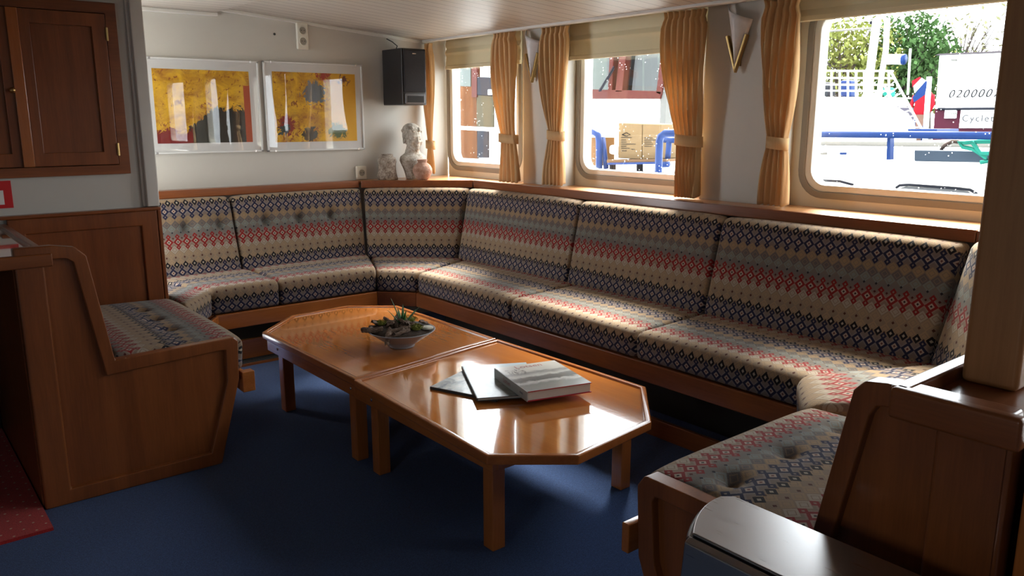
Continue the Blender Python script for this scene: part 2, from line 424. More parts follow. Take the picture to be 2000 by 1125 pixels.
# ------------------------------------------------------------------ teak ledges and shelf
def shelf_piece(name, poly, label, cat='shelf'):
    return tag(MB().prism(poly, ZS - .042, ZS).build(name, WSHELF, bevel=.005), label, cat)
m = MB().prism([(3.325, 4.51), (3.315, 1.255), (3.62, 1.255), (3.62, 4.51)], ZS - .018, ZS - .001)
sh = empty('window_shelf', (3.4, 3, ZS - .04), label='long pale teak shelf running under the windows behind the sofa', cat='shelf')
m.build('shelf_board', WSHELF, sh, bevel=.002)
MB().prism([(3.322, 4.505), (3.312, 1.255), (3.345, 1.255), (3.355, 4.505)], ZS - .05, ZS + .001).build('edge_lipping', WOOD['y'], sh, bevel=.005)
sh = empty('corner_shelf', (3.1, 4.85, ZS - .04), label='corner teak shelf carrying the stone bust and two pots', cat='shelf')
MB().prism([(2.712, 4.952), (3.325, 4.512), (3.62, 4.512), (3.62, YW), (2.712, YW)], ZS - .018, ZS - .001).build('shelf_board', WSHELF, sh, bevel=.002)
MB().prism([(2.70, 4.955), (3.322, 4.507), (3.345, 4.53), (2.72, 4.98)], ZS - .05, ZS + .001).build('edge_lipping', WOOD['x'], sh, bevel=.005)
tag(MB().box(1.19, 2.70, 4.975, YW, ZS - .048, ZS).build('wall_ledge', WOOD['x'], bevel=.005), 'narrow teak capping above the back cushions under the two pictures', 'ledge')
sh = empty('angled_shelf', (3.2, 1, ZS - .04), label='angled teak shelf end behind the square wooden post', cat='shelf')
MB().prism([(3.315, 1.252), (2.80, .70), (2.80, .55), (3.62, .55), (3.62, 1.252)], ZS - .02, ZS - .001).build('shelf_board', WSHELF, sh, bevel=.002)
MB().prism([(3.312, 1.252), (2.80, .70), (2.83, .69), (3.345, 1.245)], ZS - .05, ZS).build('edge_lipping', WOOD['x'], sh, bevel=.004)

# ------------------------------------------------------------------ cushions
def round_poly(P, rad, step=.012):
    out = []
    n = len(P)
    for i in range(n):
        p0, p, p1 = Vector(P[i - 1]), Vector(P[i]), Vector(P[(i + 1) % n]); r = rad[i]
        a = (p0 - p).normalized(); b = (p1 - p).normalized(); ang = a.angle(b)
        tlen = min(r / math.tan(ang / 2), (p0 - p).length * .49, (p1 - p).length * .49); r = tlen * math.tan(ang / 2)
        c = p + (a + b).normalized() * (r / math.sin(ang / 2)); s = p + a * tlen; e = p + b * tlen
        k = max(2, int(r * (math.pi - ang) / step) + 1)
        for j in range(k + 1):
            v0, v1 = s - c, e - c
            th = v0.angle(v1); f = j / k
            v = (v0 * math.sin((1 - f) * th) + v1 * math.sin(f * th)) / math.sin(th) if th > 1e-4 else v0
            out.append(c + v)
    res = []
    for i in range(len(out)):
        p, q = out[i], out[(i + 1) % len(out)]; d = (q - p).length; k = max(1, int(d / (step * 1.4)))
        for j in range(k): res.append(p.lerp(q, j / k))
    return res

def cushion(name, label, cat, FL, FR, BL_, BR_, D, poly, rad, v0, group=None, buttons=(), endr=.022, puff=.008, dent=.03, crown=0, drad=.04):
    'sweeps the section poly (depth, height) from left to right between the plan corners'
    prof = round_poly(poly, rad); n = len(prof)
    arc = [0]
    for i in range(n): arc.append(arc[-1] + (prof[(i + 1) % n] - prof[i]).length)
    # shift arc zero to the lowest front point of the outline = the first corner of poly
    k0 = min(range(n), key=lambda i: (prof[i] - Vector(poly[0])).length)
    prof = prof[k0:] + prof[:k0]; arc = [0]
    for i in range(n): arc.append(arc[-1] + (prof[(i + 1) % n] - prof[i]).length)
    cen = sum(prof, Vector((0, 0))) / n
    nor = []
    for i in range(n):
        tg = prof[(i + 1) % n] - prof[i - 1]; q = Vector((tg.y, -tg.x)).normalized()
        if q.dot(prof[i] - cen) < 0: q = -q
        nor.append(q)
    FL, FR, BL_, BR_ = map(Vector, (FL, FR, BL_, BR_))
    mid0 = (FL + BL_) / 2; mid1 = (FR + BR_) / 2; L = max((FR - FL).length, (BR_ - BL_).length)
    udir = (mid1 - mid0).normalized(); org = mid0
    ns = max(8, int(L / .018))
    st = [0, .15, .4, .7, 1.0]; st = [x * endr / L for x in st]
    S = st + [st[-1] + (1 - 2 * st[-1]) * i / ns for i in range(1, ns)] + [1 - x for x in st[::-1]]
    verts = []; rnd = random.Random(len(label) * 7 + int(L * 1000))
    def P3(s, d, z):
        t = d / D; a = FL.lerp(BL_, t); b = FR.lerp(BR_, t); p = a.lerp(b, s); return Vector((p.x, p.y, z))
    uvs = []
    off = rnd.random() * .1
    for s in S:
        x = min(s, 1 - s) * L
        ins = endr - math.sqrt(max(0, endr ** 2 - (endr - min(x, endr)) ** 2))
        bul = puff * (1 - abs(2 * s - 1) ** 6)
        for i in range(n):
            p = prof[i] - nor[i] * ins + nor[i] * bul * (1 if nor[i].y > -.5 else 0)
            if crown: p = p + Vector((0, crown * max(0, nor[i].y) * math.sin(math.pi * min(1, max(0, prof[i].x / D))) * (1 - abs(2 * s - 1) ** 4)))
            q = P3(s, p.x, p.y)
            u = (q.xy - org).dot(udir)
            for (bu, bv) in buttons:
                dd = math.hypot((s * L - bu), arc[i] - bv)
                if dd < drad * 3:
                    g = dent * math.exp(-(dd / drad) ** 2 * 1.2) + dent * .35 * math.exp(-(dd / .012) ** 2)
                    q2 = prof[i] - nor[i] * g - prof[i]
                    w = P3(s, p.x + q2.x, p.y + q2.y); q = w
            verts.append(q); uvs.append((u + off, i))
    me = bpy.data.meshes.new(name); faces = []; fuv = []
    for k in range(len(S) - 1):
        for i in range(n):
            j = (i + 1) % n
            faces.append((k * n + i, k * n + j, (k + 1) * n + j, (k + 1) * n + i))
            a0, a1 = arc[i], arc[i + 1]
            fuv.append([(uvs[k * n + i][0], v0 - a0), (uvs[k * n + j][0], v0 - a1), (uvs[(k + 1) * n + j][0], v0 - a1), (uvs[(k + 1) * n + i][0], v0 - a0)])
    for base, flip in ((0, True), ((len(S) - 1) * n, False)):
        # end faces as strips between front and back of the outline
        ids = [base + i for i in range(n)]; 
        f = ids[::-1] if flip else ids
        faces.append(f); fuv.append([(uvs[q][0] + prof[q - base].x, v0 - (prof[q - base].y - poly[0][1])) for q in f])
    me.from_pydata([tuple(v) for v in verts], [], faces)
    ul = me.uv_layers.new(name='UVMap'); li = 0
    for f in fuv:
        for c in f: ul.data[li].uv = c; li += 1
    me.materials.append(FABRIC); me.polygons.foreach_set('use_smooth', [True] * len(me.polygons))
    bm = bmesh.new(); bm.from_mesh(me); bmesh.ops.recalc_face_normals(bm, faces=bm.faces); bm.to_mesh(me); bm.free()
    root = bpy.data.objects.new(name, me); COL.objects.link(root)
    tag(root, label, cat, group)
    for (bu, bv) in buttons:
        i = min(range(n), key=lambda i: abs(arc[i] - bv)); nr = nor[i]
        p = prof[i] - nr * (dent * 1.12 if not crown else dent * 1.12 - crown * .8)
        c = P3(bu / L, p.x, p.y); dv = (BL_ + BR_ - FL - FR).normalized()
        n3 = Vector((dv.x * nr.x, dv.y * nr.x, nr.y)).normalized()
        b = MB(); b.ball((0, 0, 0), .011, (1, 1, .5), 12, 8, mat=n3.to_track_quat('Z', 'Y').to_matrix()); b.v = [tuple(Vector(v) + c) for v in b.v]
        b.build('button', BUTTON, root, smooth=True)
    return root

ZB = .384
def seat_sec(D, top=.52, ft=.505): return [(0, ZB), (-.012, ft), (D, top), (D, ZB)], [.015, .04, .03, .01]
def back_sec(H0, H1, D):          # leaning back cushion: first corner at the front foot
    return [(0, H0), (D * .62, H1 - .005), (D, H1), (D * .62, H0)], [.03, .045, .02, .02]
GS, GB = 'patterned seat cushions of the sofa', 'patterned back cushions of the sofa'
P, Q = seat_sec(.46)
# window bench, facing -x : left end is the far end
xs = 2.652
for (y1, y0, y1b, y0b, lab) in ((4.185, 3.275, 4.36, 3.285, 'window bench seat cushion at its far end beside the corner seat'),
                      (3.269, 2.375, 3.279, 2.385, 'middle window bench seat cushion, between two others'),
                      (2.369, 1.50, 2.379, 1.27, 'near window bench seat cushion opposite the books, longest sunlit top')):
    cushion('seat_cushion', lab, 'cushion', (xs, y1), (xs, y0), (xs + .53, y1b), (xs + .53, y0b), .53, *seat_sec(.53), .036, GS)
for (yt1, yt0, yb1, yb0, lab) in ((4.50, 3.39, 4.42, 3.345, 'leaning window bench back cushion nearest the far corner'),
                        (3.385, 2.385, 3.338, 2.375, 'middle leaning back cushion below the second window'),
                        (2.38, 1.265, 2.368, 1.31, 'wide leaning back cushion below the large right window')):
    cushion('back_cushion', lab, 'cushion', (3.115, yb1), (3.115, yb0), (3.33, yt1), (3.33, yt0), .215, *back_sec(.50, .978, .215), .046, GB,
            buttons=[(.27 * (yt1 - yt0), .235), (.52 * (yt1 - yt0), .235), (.77 * (yt1 - yt0), .235)], dent=.008, drad=.02)
# picture wall bench, facing -y
ys = 4.395
cushion('seat_cushion', 'seat cushion below the left picture, second from the left arm', 'cushion', (1.452, ys), (1.838, ys), (1.245, ys + .47), (1.835, ys + .47), .47, *seat_sec(.47, .535, .53), .036, GS)
cushion('seat_cushion', 'seat cushion below the right picture beside the corner seat', 'cushion', (1.846, ys), (2.478, ys), (1.843, ys + .47), (2.685, ys + .47), .47, *seat_sec(.47, .535, .53), .036, GS)
cushion('back_cushion', 'back cushion with two deep buttons below the left picture', 'cushion', (1.20, 4.83), (1.80, 4.83), (1.20, 4.985), (1.775, 4.985), .155, *back_sec(.50, .978, .155), .046, GB, buttons=[(.31, .31), (.52, .31)], dent=.045)
cushion('back_cushion', 'back cushion with three deep buttons below the right picture', 'cushion', (1.812, 4.83), (2.655, 4.83), (1.785, 4.985), (2.70, 4.985), .155, *back_sec(.50, .978, .155), .046, GB, buttons=[(.20, .31), (.43, .31), (.66, .31)], dent=.045)
# far corner
cushion('seat_cushion', 'small wedge seat cushion in the far corner below the bust', 'cushion', (2.482, 4.39), (2.648, 4.192), (2.70, 4.86), (3.16, 4.375), .50, *seat_sec(.50, .52, .505), .036, GS)
cushion('back_cushion', 'angled corner back cushion below the stone bust', 'cushion', (2.665, 4.825), (3.11, 4.43), (2.715, 4.948), (3.318, 4.505), .14, *back_sec(.50, .978, .14), .046, GB)
# right corner
cushion('seat_cushion', 'corner seat cushion tucked behind the right wooden armrest', 'cushion', (2.60, 1.515), (2.34, 1.315), (3.12, 1.26), (2.95, .86), .45, *seat_sec(.45, .535, .53), .036, GS, puff=.012)
cushion('back_cushion', 'angled back cushion half hidden behind the square post', 'cushion', (3.13, 1.30), (2.72, .86), (3.31, 1.20), (2.84, .72), .17, *back_sec(.50, 1.0, .17), .046, GB, puff=.015)
# left bench, facing +x : left end is the near end
cushion('seat_cushion', 'dark buttoned seat cushion inside the left wooden arm', 'cushion', (1.212, 3.335), (1.212, 4.318), (.70, 3.335), (.70, 4.318), .51, *seat_sec(.51, .545, .53), .036, GS, buttons=[(.25, .36), (.47, .36), (.69, .36)], dent=.028, crown=.012)
cushion('seat_cushion', 'small wedge seat cushion at the left bench corner', 'cushion', (1.224, 4.11), (1.445, 4.385), (1.218, 4.80), (1.235, 4.86), .50, *seat_sec(.50, .53, .525), .036, GS, puff=.004)
# right bench, facing +y : left end (seen from the front) is the window side
cushion('seat_cushion', 'buttoned seat cushion beside the pedal bin, brightest and nearest', 'cushion', (2.33, 1.325), (1.545, 1.325), (2.33, .82), (1.545, .82), .505, *seat_sec(.505, .545, .53), .036, GS, buttons=[(.15, .33), (.43, .33), (.68, .33)], dent=.03, crown=.012)

# ------------------------------------------------------------------ benches (joinery)
def board(mb, x0, x1, y0, y1, z0, z1): return mb.box(x0, x1, y0, y1, z0, z1)
ZF0, ZF1 = .292, .382
b = empty('window_bench', (2.9, 3, 0), label='long built-in teak bench frame under the windows', cat='bench')
MB().box(2.64, 2.665, 1.53, 4.195, ZF0, ZF1).build('front_board', WOOD['y'], b, bevel=.006)  # darker teak than the end bench front, its shade put into the colour
MB().box(2.665, 3.30, 1.28, 4.25, .34, .38).build('seat_base', WOOD['y'], b)
MB().box(2.74, 2.765, 1.45, 4.22, 0, .085).build('plinth', WOOD['y'], b, bevel=.004)
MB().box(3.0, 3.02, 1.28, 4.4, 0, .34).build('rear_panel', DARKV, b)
b = empty('end_bench', (2, 4.7, 0), label='built-in teak bench frame below the two pictures', cat='bench')
MB().box(1.46, 2.475, 4.38, 4.405, ZF0, ZF1).build('front_board', WOODT['x'], b, bevel=.006)
MB().box(1.16, 2.64, 4.405, 4.97, .34, .38).build('seat_base', WOOD['x'], b)
MB().box(1.25, 2.60, 4.66, 4.685, .02, .14).build('plinth', WOODT['x'], b, bevel=.004)
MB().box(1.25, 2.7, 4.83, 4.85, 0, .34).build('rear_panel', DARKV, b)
b = empty('corner_bench', (2.8, 4.5, 0), label='short angled bench front in the far corner', cat='bench')
MB().prism([(2.472, 4.38), (2.642, 4.196), (2.66, 4.21), (2.49, 4.40)], ZF0, ZF1).build('front_board', WOOD['x'], b, bevel=.004)
MB().prism([(2.50, 4.41), (2.668, 4.255), (3.2, 4.42), (2.66, 4.9)], .34, .38).build('seat_base', WOOD['x'], b)
b = empty('right_corner_bench', (2.8, 1.2, 0), label='short angled bench front in the right corner', cat='bench')
MB().prism([(2.642, 1.525), (2.33, 1.345), (2.345, 1.32), (2.66, 1.505)], ZF0, ZF1).build('front_board', WOOD['x'], b, bevel=.004)
MB().prism([(2.67, 1.49), (2.36, 1.31), (2.36, .8), (2.9, .8), (3.2, 1.27)], .34, .38).build('seat_base', WOOD['x'], b)
# left bench with its end panel and counter
Y1 = 3.287
def framed_panel(name_root, outline, inner, plane, thick, axis, parent, wd):
    'face frame with a hole plus a recessed panel; outline/inner are lists in (h, z)'
    n = len(outline); a, c = plane, plane + thick
    def Pp(p, t): return (p[0], t, p[1]) if axis == 'y' else (t, p[0], p[1])
    v = [Pp(p, a) for p in outline] + [Pp(p, a) for p in inner] + [Pp(p, c) for p in outline] + [Pp(p, c) for p in inner]
    fs = []
    for i in range(n):
        j = (i + 1) % n
        fs += [(i, j, n + j, n + i), (2 * n + i, 3 * n + i, 3 * n + j, 2 * n + j), (i, 2 * n + i, 2 * n + j, j), (n + i, n + j, 3 * n + j, 3 * n + i)]
    m = MB().add(v, fs); m.build('panel_frame', wd, parent, bevel=.006)
    s = (abs(thick) * .45) * (1 if thick > 0 else -1)
    big = [(p[0] * .5 + q[0] * .5, p[1] * .5 + q[1] * .5) for p, q in zip(outline, inner)]
    MB().prism(big, a + s, a + s * 1.6, axis).build('inset_panel', WOOD['z'], parent)

lb = empty('left_bench', (.8, 3.6, 0), label='left built-in bench with framed teak end panel and sloping arm', cat='bench')
out = [(.407, 0), (1.076, 0), (1.175, .36), (1.181, .529), (1.165, .545), (.700, .535), (.640, .95), (.605, .985), (.527, .998), (.407, .998)]
inn = [(.500, .060), (1.035, .060), (1.123, .36), (1.125, .495), (1.10, .497), (.665, .478), (.595, .93), (.575, .945), (.56, .948), (.500, .948)]
framed_panel('left', out, inn, Y1, .045, 'y', lb, WOOD['z'])
MB().box(1.19, 1.215, Y1 + .05, 4.0, ZF0, ZF1).prism([(1.19, 4.0), (1.45, 4.38), (1.475, 4.378), (1.215, 3.99)], ZF0, ZF1).build('front_board', WOODT['y'], lb, bevel=.006)
MB().box(.70, 1.19, Y1 + .05, 4.33, .34, .38).build('seat_base', WOOD['y'], lb)
MB().box(1.0, 1.02, Y1 + .05, 4.33, 0, .34).build('plinth', WOOD['y'], lb)
MB().box(1.19, 1.245, Y1 + .005, Y1 + .05, ZF0, ZF1).build('board_end', WOODT['y'], lb, bevel=.004)
MB().prism([(.65, .55), (.70, .56), (.66, .70), (.63, .70)], Y1 + .05, 4.33, 'y').build('backrest', WOOD['y'], lb)
MB().box(.405, .50, Y1 + .045, 4.35, 0, .92).build('back_panel', WOOD['z'], lb)
ct = empty('counter', (.1, 3.8, .9), label='teak counter with raised edge and glossy top left of the bench', cat='counter')
MB().box(-.8, .50, Y1 + .01, 4.355, .925, .958).build('counter_top', WTOP, ct)
MB().box(-.8, .527, Y1 - .012, Y1 + .018, .925, .972).box(.497, .527, Y1 + .018, 4.355, .94, .972).build('raised_edge', WOOD['x'], ct, bevel=.005)
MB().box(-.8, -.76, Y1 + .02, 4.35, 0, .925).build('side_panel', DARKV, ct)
struct('niche_shade_back', MB().box(-.8, .40, 4.32, 4.355, 0, .92), DARKV)  # dark sheet across the niche back, shade under the counter painted in
struct('trim_5', MB().box(-.9, .40, 3.10, 4.32, 0.0, .012), RED)
# wainscot on the bulkhead
wn = empty('wainscot', (.9, 4.33, .5), label='framed teak wainscot panel on the bulkhead left of the sofa', cat='panel')
framed_panel('w', [(.53, .4), (1.19, .4), (1.19, .992), (.53, .992)], [(.60, .42), (1.11, .42), (1.11, .915), (.60, .915)], 4.335, .03, 'y', wn, WOOD['z'])
MB().box(.50, 1.205, 4.312, 4.37, .992, 1.008).build('cap_rail', WOOD['x'], wn, bevel=.004)
MB().box(1.192, 1.21, 4.335, 4.43, .4, .992).build('side_board', WOOD['z'], wn, bevel=.003)
# right bench
XR = 1.507
rb = empty('right_bench', (1.8, 1, 0), label='right built-in bench with rounded teak arm beside the pedal bin', cat='bench')
out = [(1.20, 0), (1.316, .30), (1.328, .50), (1.305, .533), (.835, .535), (.765, .915), (.745, .938), (.70, .945), (.478, .945), (.47, .90), (.47, 0)]
inn = [(1.17, .06), (1.26, .30), (1.275, .47), (1.265, .487), (.80, .487), (.728, .87), (.715, .893), (.70, .897), (.60, .897), (.60, .88), (.60, .06)]
framed_panel('r', out, inn, XR, .055, 'x', rb, WOOD['z'])
MB().box(1.555, 2.34, 1.330, 1.350, ZF0, ZF1).box(1.49, 1.555, 1.336, 1.362, .30, .385).build('front_board', WOODT['x'], rb, bevel=.004)
MB().box(1.56, 2.35, .80, 1.33, .34, .38).build('seat_base', WOOD['x'], rb)
MB().box(1.56, 2.35, 1.20, 1.22, 0, .34).build('plinth', WOOD['x'], rb)
MB().prism([(.80, .55), (.76, .55), (.68, .90), (.70, .90)], 1.56, 2.85, 'x').build('backrest', WOOD['x'], rb)
MB().box(1.50, 2.9, .478, .50, 0, .90).build('back_panel', WOOD['z'], rb)
rc = empty('counter', (2.2, .57, .9), label='right teak counter top carrying the square post', cat='counter')
MB().box(1.51, 3.0, .46, .675, .895, .917).build('counter_top', WOOD['x'], rc, bevel=.003)
MB().box(1.50, 3.0, .655, .69, .90, .947).build('raised_edge', WOOD['x'], rc, bevel=.006)
MB().box(1.488, 1.522, .455, .685, .885, .947).build('end_lipping', WOOD['y'], rc, bevel=.008)
# panelling behind the right bench
pn = empty('cabinet', (1.55, .3, 0), label='teak cabinet with small steel knob at the right edge of the view', cat='cabinet')
MB().box(1.56, 2.9, .16, .458, 0, .89).build('body', WOODT['z'], pn, bevel=.004)
MB().box(1.54, 1.56, .40, .456, 0, .89).build('corner_stile', WOODT['z'], pn, bevel=.006)
m = MB(); m.ball((1.535, .375, .70), .011, (1, 1, 1)); m.tube([(1.56, .375, .70), (1.535, .375, .70)], .005); m.build('knob', CHROME, pn, smooth=True)
ps = empty('post', (1.78, .6, .917), label='square unvarnished wooden post standing on the right counter', cat='post')
MB().box(1.727, 1.835, .545, .652, .9175, 2.068).build('shaft', WPOST, ps, bevel=.012, segs=3)

# ------------------------------------------------------------------ wall cabinet
wc = empty('wall_cabinet', (.8, 4.34, 1.2), label='dark teak wall cupboard with two panelled doors above the wainscot', cat='cabinet')
yc = 4.355
x0, x1, z0, z1 = -.02, 1.083, 1.18, 1.985
framed = [(x0, z0), (x1, z0), (x1, z1), (x0, z1)]
inn = [(.13, z0 + .045), (x1 - .05, z0 + .045), (x1 - .05, z1 - .05), (.13, z1 - .05)]
n = 4; v = [(p[0], yc - .025, p[1]) for p in framed] + [(p[0], yc - .025, p[1]) for p in inn] + [(p[0], yc, p[1]) for p in framed] + [(p[0], yc, p[1]) for p in inn]
fs = []
for i in range(4):
    j = (i + 1) % 4; fs += [(i, j, 4 + j, 4 + i), (8 + i, 12 + i, 12 + j, 8 + j), (i, 8 + i, 8 + j, j), (4 + i, 4 + j, 12 + j, 12 + i)]
MB().add(v, fs).build('face_frame', WOOD['x'], wc, bevel=.003)
MB().box(.13, x1 - .05, yc - .004, yc - .001, z0 + .04, z1 - .045).build('carcass', DARKV, wc)
for (a, c, has) in ((.133, .645, True), (.651, 1.030, False)):
    za, zb = z0 + .048, z1 - .053
    o1 = [(a, za), (c, za), (c, zb), (a, zb)]; r_ = .062; i1 = [(a + r_, za + r_), (c - r_, za + r_), (c - r_, zb - r_), (a + r_, zb - r_)]
    v = [(p[0], yc - .034, p[1]) for p in o1] + [(p[0], yc - .034, p[1]) for p in i1] + [(p[0], yc - .006, p[1]) for p in o1] + [(p[0], yc - .006, p[1]) for p in i1]
    d = MB().add(v, fs).build('door', WOOD['z'], wc, bevel=.003)
    MB().box(a + r_ - .01, c - r_ + .01, yc - .020, yc - .010, za + r_ - .01, zb - r_ + .01).build('door_panel', WOOD['z'], d)
    if has:
        m = MB(); m.ball((.612, yc - .058, 1.572), .013, (1, .8, 1)); m.tube([(.612, yc - .034, 1.572), (.612, yc - .058, 1.572)], .006); m.build('knob', BRASS, d, smooth=True)
        MB().box(.622, .668, yc - .046, yc - .035, za, zb).build('cover_strip', WOODT['z'], d, bevel=.003)
    else:
        for zh in (1.84, 1.30): MB().tube([(1.032, yc - .038, zh - .03), (1.032, yc - .038, zh + .03)], .006).build('hinge', BRASS, d)
# red safety sign
sg = empty('safety_sign', (.5, 4.358, 1.1), label='red square sign with white symbol below the wall cupboard', cat='sign')
MB().box(.40, .567, 4.354, 4.3595, 1.043, 1.168).build('sign_plate', plain('sign_red', (.55, .012, .015), .4), sg)
MB().prism([(.43, 1.06), (.533, 1.06), (.533, 1.125), (.50, 1.125), (.47, 1.15), (.43, 1.15)], 4.3525, 4.354, 'y').build('symbol', plain('sign_white', (.75, .73, .7), .5), sg)

# ------------------------------------------------------------------ pictures
def art(name, dark_x0, dark_w):
    t = NT(name); co = t.coord('Generated'); sep = t.node('ShaderNodeSeparateXYZ'); t.link(co, sep.inputs[0])
    x, z = sep.outputs[0], sep.outputs[2]
    n1 = t.noise(co, 5, 5, .65, .6); n2 = t.noise(t.mapping(co, (1.3, 1, .8)), 13, 4, .7, 1.2); n3 = t.noise(co, 38, 3, .7)
    c = t.ramp(n1, [(.3, (.36, .13, .01)), (.45, (.62, .32, .015)), (.6, (.85, .50, .02)), (.75, (.75, .42, .03))])
    c = t.mix(t.m('GREATER_THAN', n2, .60), c, (.33, .10, .015))
    if dark_w:
        edge = t.m('ADD', z, t.m('MULTIPLY', t.m('SUBTRACT', n2, .5), .5))
        hgt = t.m('ADD', .14, t.m('MULTIPLY', t.m('DIVIDE', t.m('SUBTRACT', x, .26), .34, clamp=True), .34))
        c = t.mix(t.m('LESS_THAN', edge, hgt), c, t.mix(n3, (.005, .006, .008), (.04, .045, .035)))
        red = t.m('MULTIPLY', t.m('LESS_THAN', edge, .17), t.m('LESS_THAN', x, .36)); c = t.mix(red, c, (.22, .012, .01))
        r2 = t.m('MULTIPLY', t.m('GREATER_THAN', x, .93), t.m('LESS_THAN', z, .8)); c = t.mix(r2, c, (.45, .06, .01))
    else:
        c = t.mix(t.m('GREATER_THAN', t.m('ADD', x, t.m('MULTIPLY', n1, .3)), .82), c, (.75, .40, .01))
        def blob(c, cx, cz, r, colr, th=.5):
            d = t.m('SQRT', t.m('ADD', t.m('POWER', t.m('SUBTRACT', x, cx), 2), t.m('POWER', t.m('MULTIPLY', t.m('SUBTRACT', z, cz), .8), 2)))
            d = t.m('ADD', d, t.m('MULTIPLY', t.m('SUBTRACT', n2, .5), .35)); return t.mix(t.m('LESS_THAN', d, r), c, colr)
        c = blob(c, .13, .25, .10, (.30, .03, .015)); c = blob(c, .10, .2, .05, (.05, .09, .09)); c = blob(c, .48, .72, .13, (.13, .16, .19))
        c = blob(c, .75, .15, .10, (.08, .12, .02)); c = blob(c, .42, .1, .09, (.03, .035, .03)); c = blob(c, .85, .9, .05, (.15, .05, .03))
        c = blob(c, .6, .97, .06, (.4, .03, .02))
    t.set(color=c, rough=.6); t.bump(n3, .2, .002); return t.mat
MATT = plain('white_mount', (.70, .70, .69), .7, vary=.02)
for (x0, x1, z0, z1, ax0, ax1, az0, az1, lab, am) in (
    (1.370, 2.056, 1.246, 1.790, 1.425, 1.998, 1.302, 1.732, 'left framed abstract print, yellow over a black and dark red mass', art('dark_abstract_print', 0, 1)),
    (2.098, 2.785, 1.243, 1.796, 2.150, 2.735, 1.297, 1.739, 'right framed abstract print, mostly golden yellow', art('golden_abstract_print', 0, 0))):
    pr = empty('picture', ((x0 + x1) / 2, YW, z0), label=lab, cat='picture')
    MB().box(x0, x1, YW - .012, YW - .002, z0, z1).build('mount', MATT, pr)
    MB().box(ax0, ax1, YW - .0135, YW - .0121, az0, az1).build('print', am, pr)
    MB().box(x0 - .002, x1 + .002, YW - .019, YW - .0165, z0 - .002, z1 + .002).build('glass', PGLASS, pr)
    m = MB()
    for (p, q) in (((x0, z0), (x1, z0)), ((x1, z0), (x1, z1)), ((x1, z1), (x0, z1)), ((x0, z1), (x0, z0))):
        m.box(min(p[0], q[0]) - .005, max(p[0], q[0]) + .005, YW - .021, YW - .001, min(p[1], q[1]) - .005, max(p[1], q[1]) + .005)
    m.build('frame', plain('thin_white_frame', (.66, .66, .64), .4), pr, bevel=.001)
    for cx in (x0 + .045, x1 - .045):
        for cz in (z0, z1): MB().box(cx - .006, cx + .006, YW - .0222, YW - .019, cz - .006, cz + .006).build('clip', CHROME, pr)

# ------------------------------------------------------------------ sockets
def socket(cx, cz, n, lab):
    h = .038 * n + .008
    s = empty('wall_socket', (cx, YW, cz), label=lab, cat='socket')
    MB().box(cx - .038, cx + .038, YW - .026, YW, cz - h, cz + h).build('housing', PLAST, s, bevel=.006)
    for k in range(n):
        c = cz + (k - (n - 1) / 2) * .066
        m = MB(); pts = [(cx + .026 * math.cos(a), YW - .028, c + .026 * math.sin(a)) for a in [2 * math.pi * i / 20 for i in range(20)]]
        m.tube(pts, .003, 6, closed=True); m.build('outlet_ring', PLAST, s, smooth=True)
        m = MB(); m.prism([(cx + .022 * math.cos(2 * math.pi * i / 16), c + .022 * math.sin(2 * math.pi * i / 16)) for i in range(16)], YW - .0275, YW - .024, 'y')
        m.build('outlet_well', plain('socket_shadow_grey', (.30, .27, .22), .6), s)
        for dx in (-.009, .009): MB().tube([(cx + dx, YW - .029, c), (cx + dx, YW - .026, c)], .003, 6).build('pin_hole', BLACK, s)
socket(2.368, 1.966, 2, 'double wall socket high on the wall above the right picture')
socket(2.755, 1.078, 1, 'single wall socket low on the wall left of the tall pot')
tag(MB().prism([(2.188 + .008 * math.cos(k * .785), 1.968 + .008 * math.sin(k * .785)) for k in range(8)], YW - .002, YW - .0005, 'y').build('wall_plug', BLACK), 'small black screw hole in the wall left of the double socket', 'screw hole')

# ------------------------------------------------------------------ loudspeaker
sp = empty('loudspeaker', (3.02, 4.9, 1.54), label='black loudspeaker mounted on the wall in the far corner', cat='loudspeaker')
MB().box(2.935, 3.125, 4.765, 5.02, 1.535, 1.905).build('cabinet', BLACK, sp, bevel=.006)
MB().box(2.945, 3.115, 4.752, 4.766, 1.62, 1.895).build('grille', plain('speaker_cloth', (.016, .014, .016), .9, bumpy=.3), sp, bevel=.006)
m = MB(); ring = MB()
MB().box(2.952, 3.108, 4.753, 4.765, 1.545, 1.612).build('bass_port', plain('grey_port_rim', (.10, .10, .11), .3), sp, bevel=.006)
MB().box(2.965, 3.095, 4.750, 4.754, 1.553, 1.596).build('port_opening', DARKV, sp, bevel=.004)
MB().box(3.01, 3.04, 4.7505, 4.752, 1.868, 1.874).build('badge', CHROME, sp)
MB().box(3.0, 3.06, 5.02, YW, 1.66, 1.78).build('wall_bracket', BLACK, sp)
m = MB(); m.tube([(3.03, 5.0, 1.90), (3.035, 4.98, 1.935), (3.02, 5.02, 1.965), (2.99, 5.045, 1.985)], .004, 6); m.build('cable', BLACK, sp, smooth=True)

# ------------------------------------------------------------------ bust and pots
def stone(name, a, b, c, sc=16):
    t = NT(name); co = t.coord(); n = t.noise(co, sc, 5, .7, .5); n2 = t.noise(co, sc * 4, 4, .7)
    t.set(color=t.ramp(t.m('ADD', t.m('MULTIPLY', n, .6), t.m('MULTIPLY', n2, .4)), [(.36, a), (.5, b), (.62, c)]), rough=.9)
    t.bump(t.m('ADD', n, n2), .6, .008); return t.mat
STONE = stone('weathered_stone', (.22, .18, .14), (.44, .39, .32), (.62, .58, .52), 26)
bc = Vector((3.09, 4.90, ZS))
m = MB()
def bl(x, y, z, r, sc=(1, 1, 1), rx=0): m.ball(bc + Vector((x, y, z)), r, sc, 20, 14, mat=Matrix.Rotation(rx, 3, 'X'))
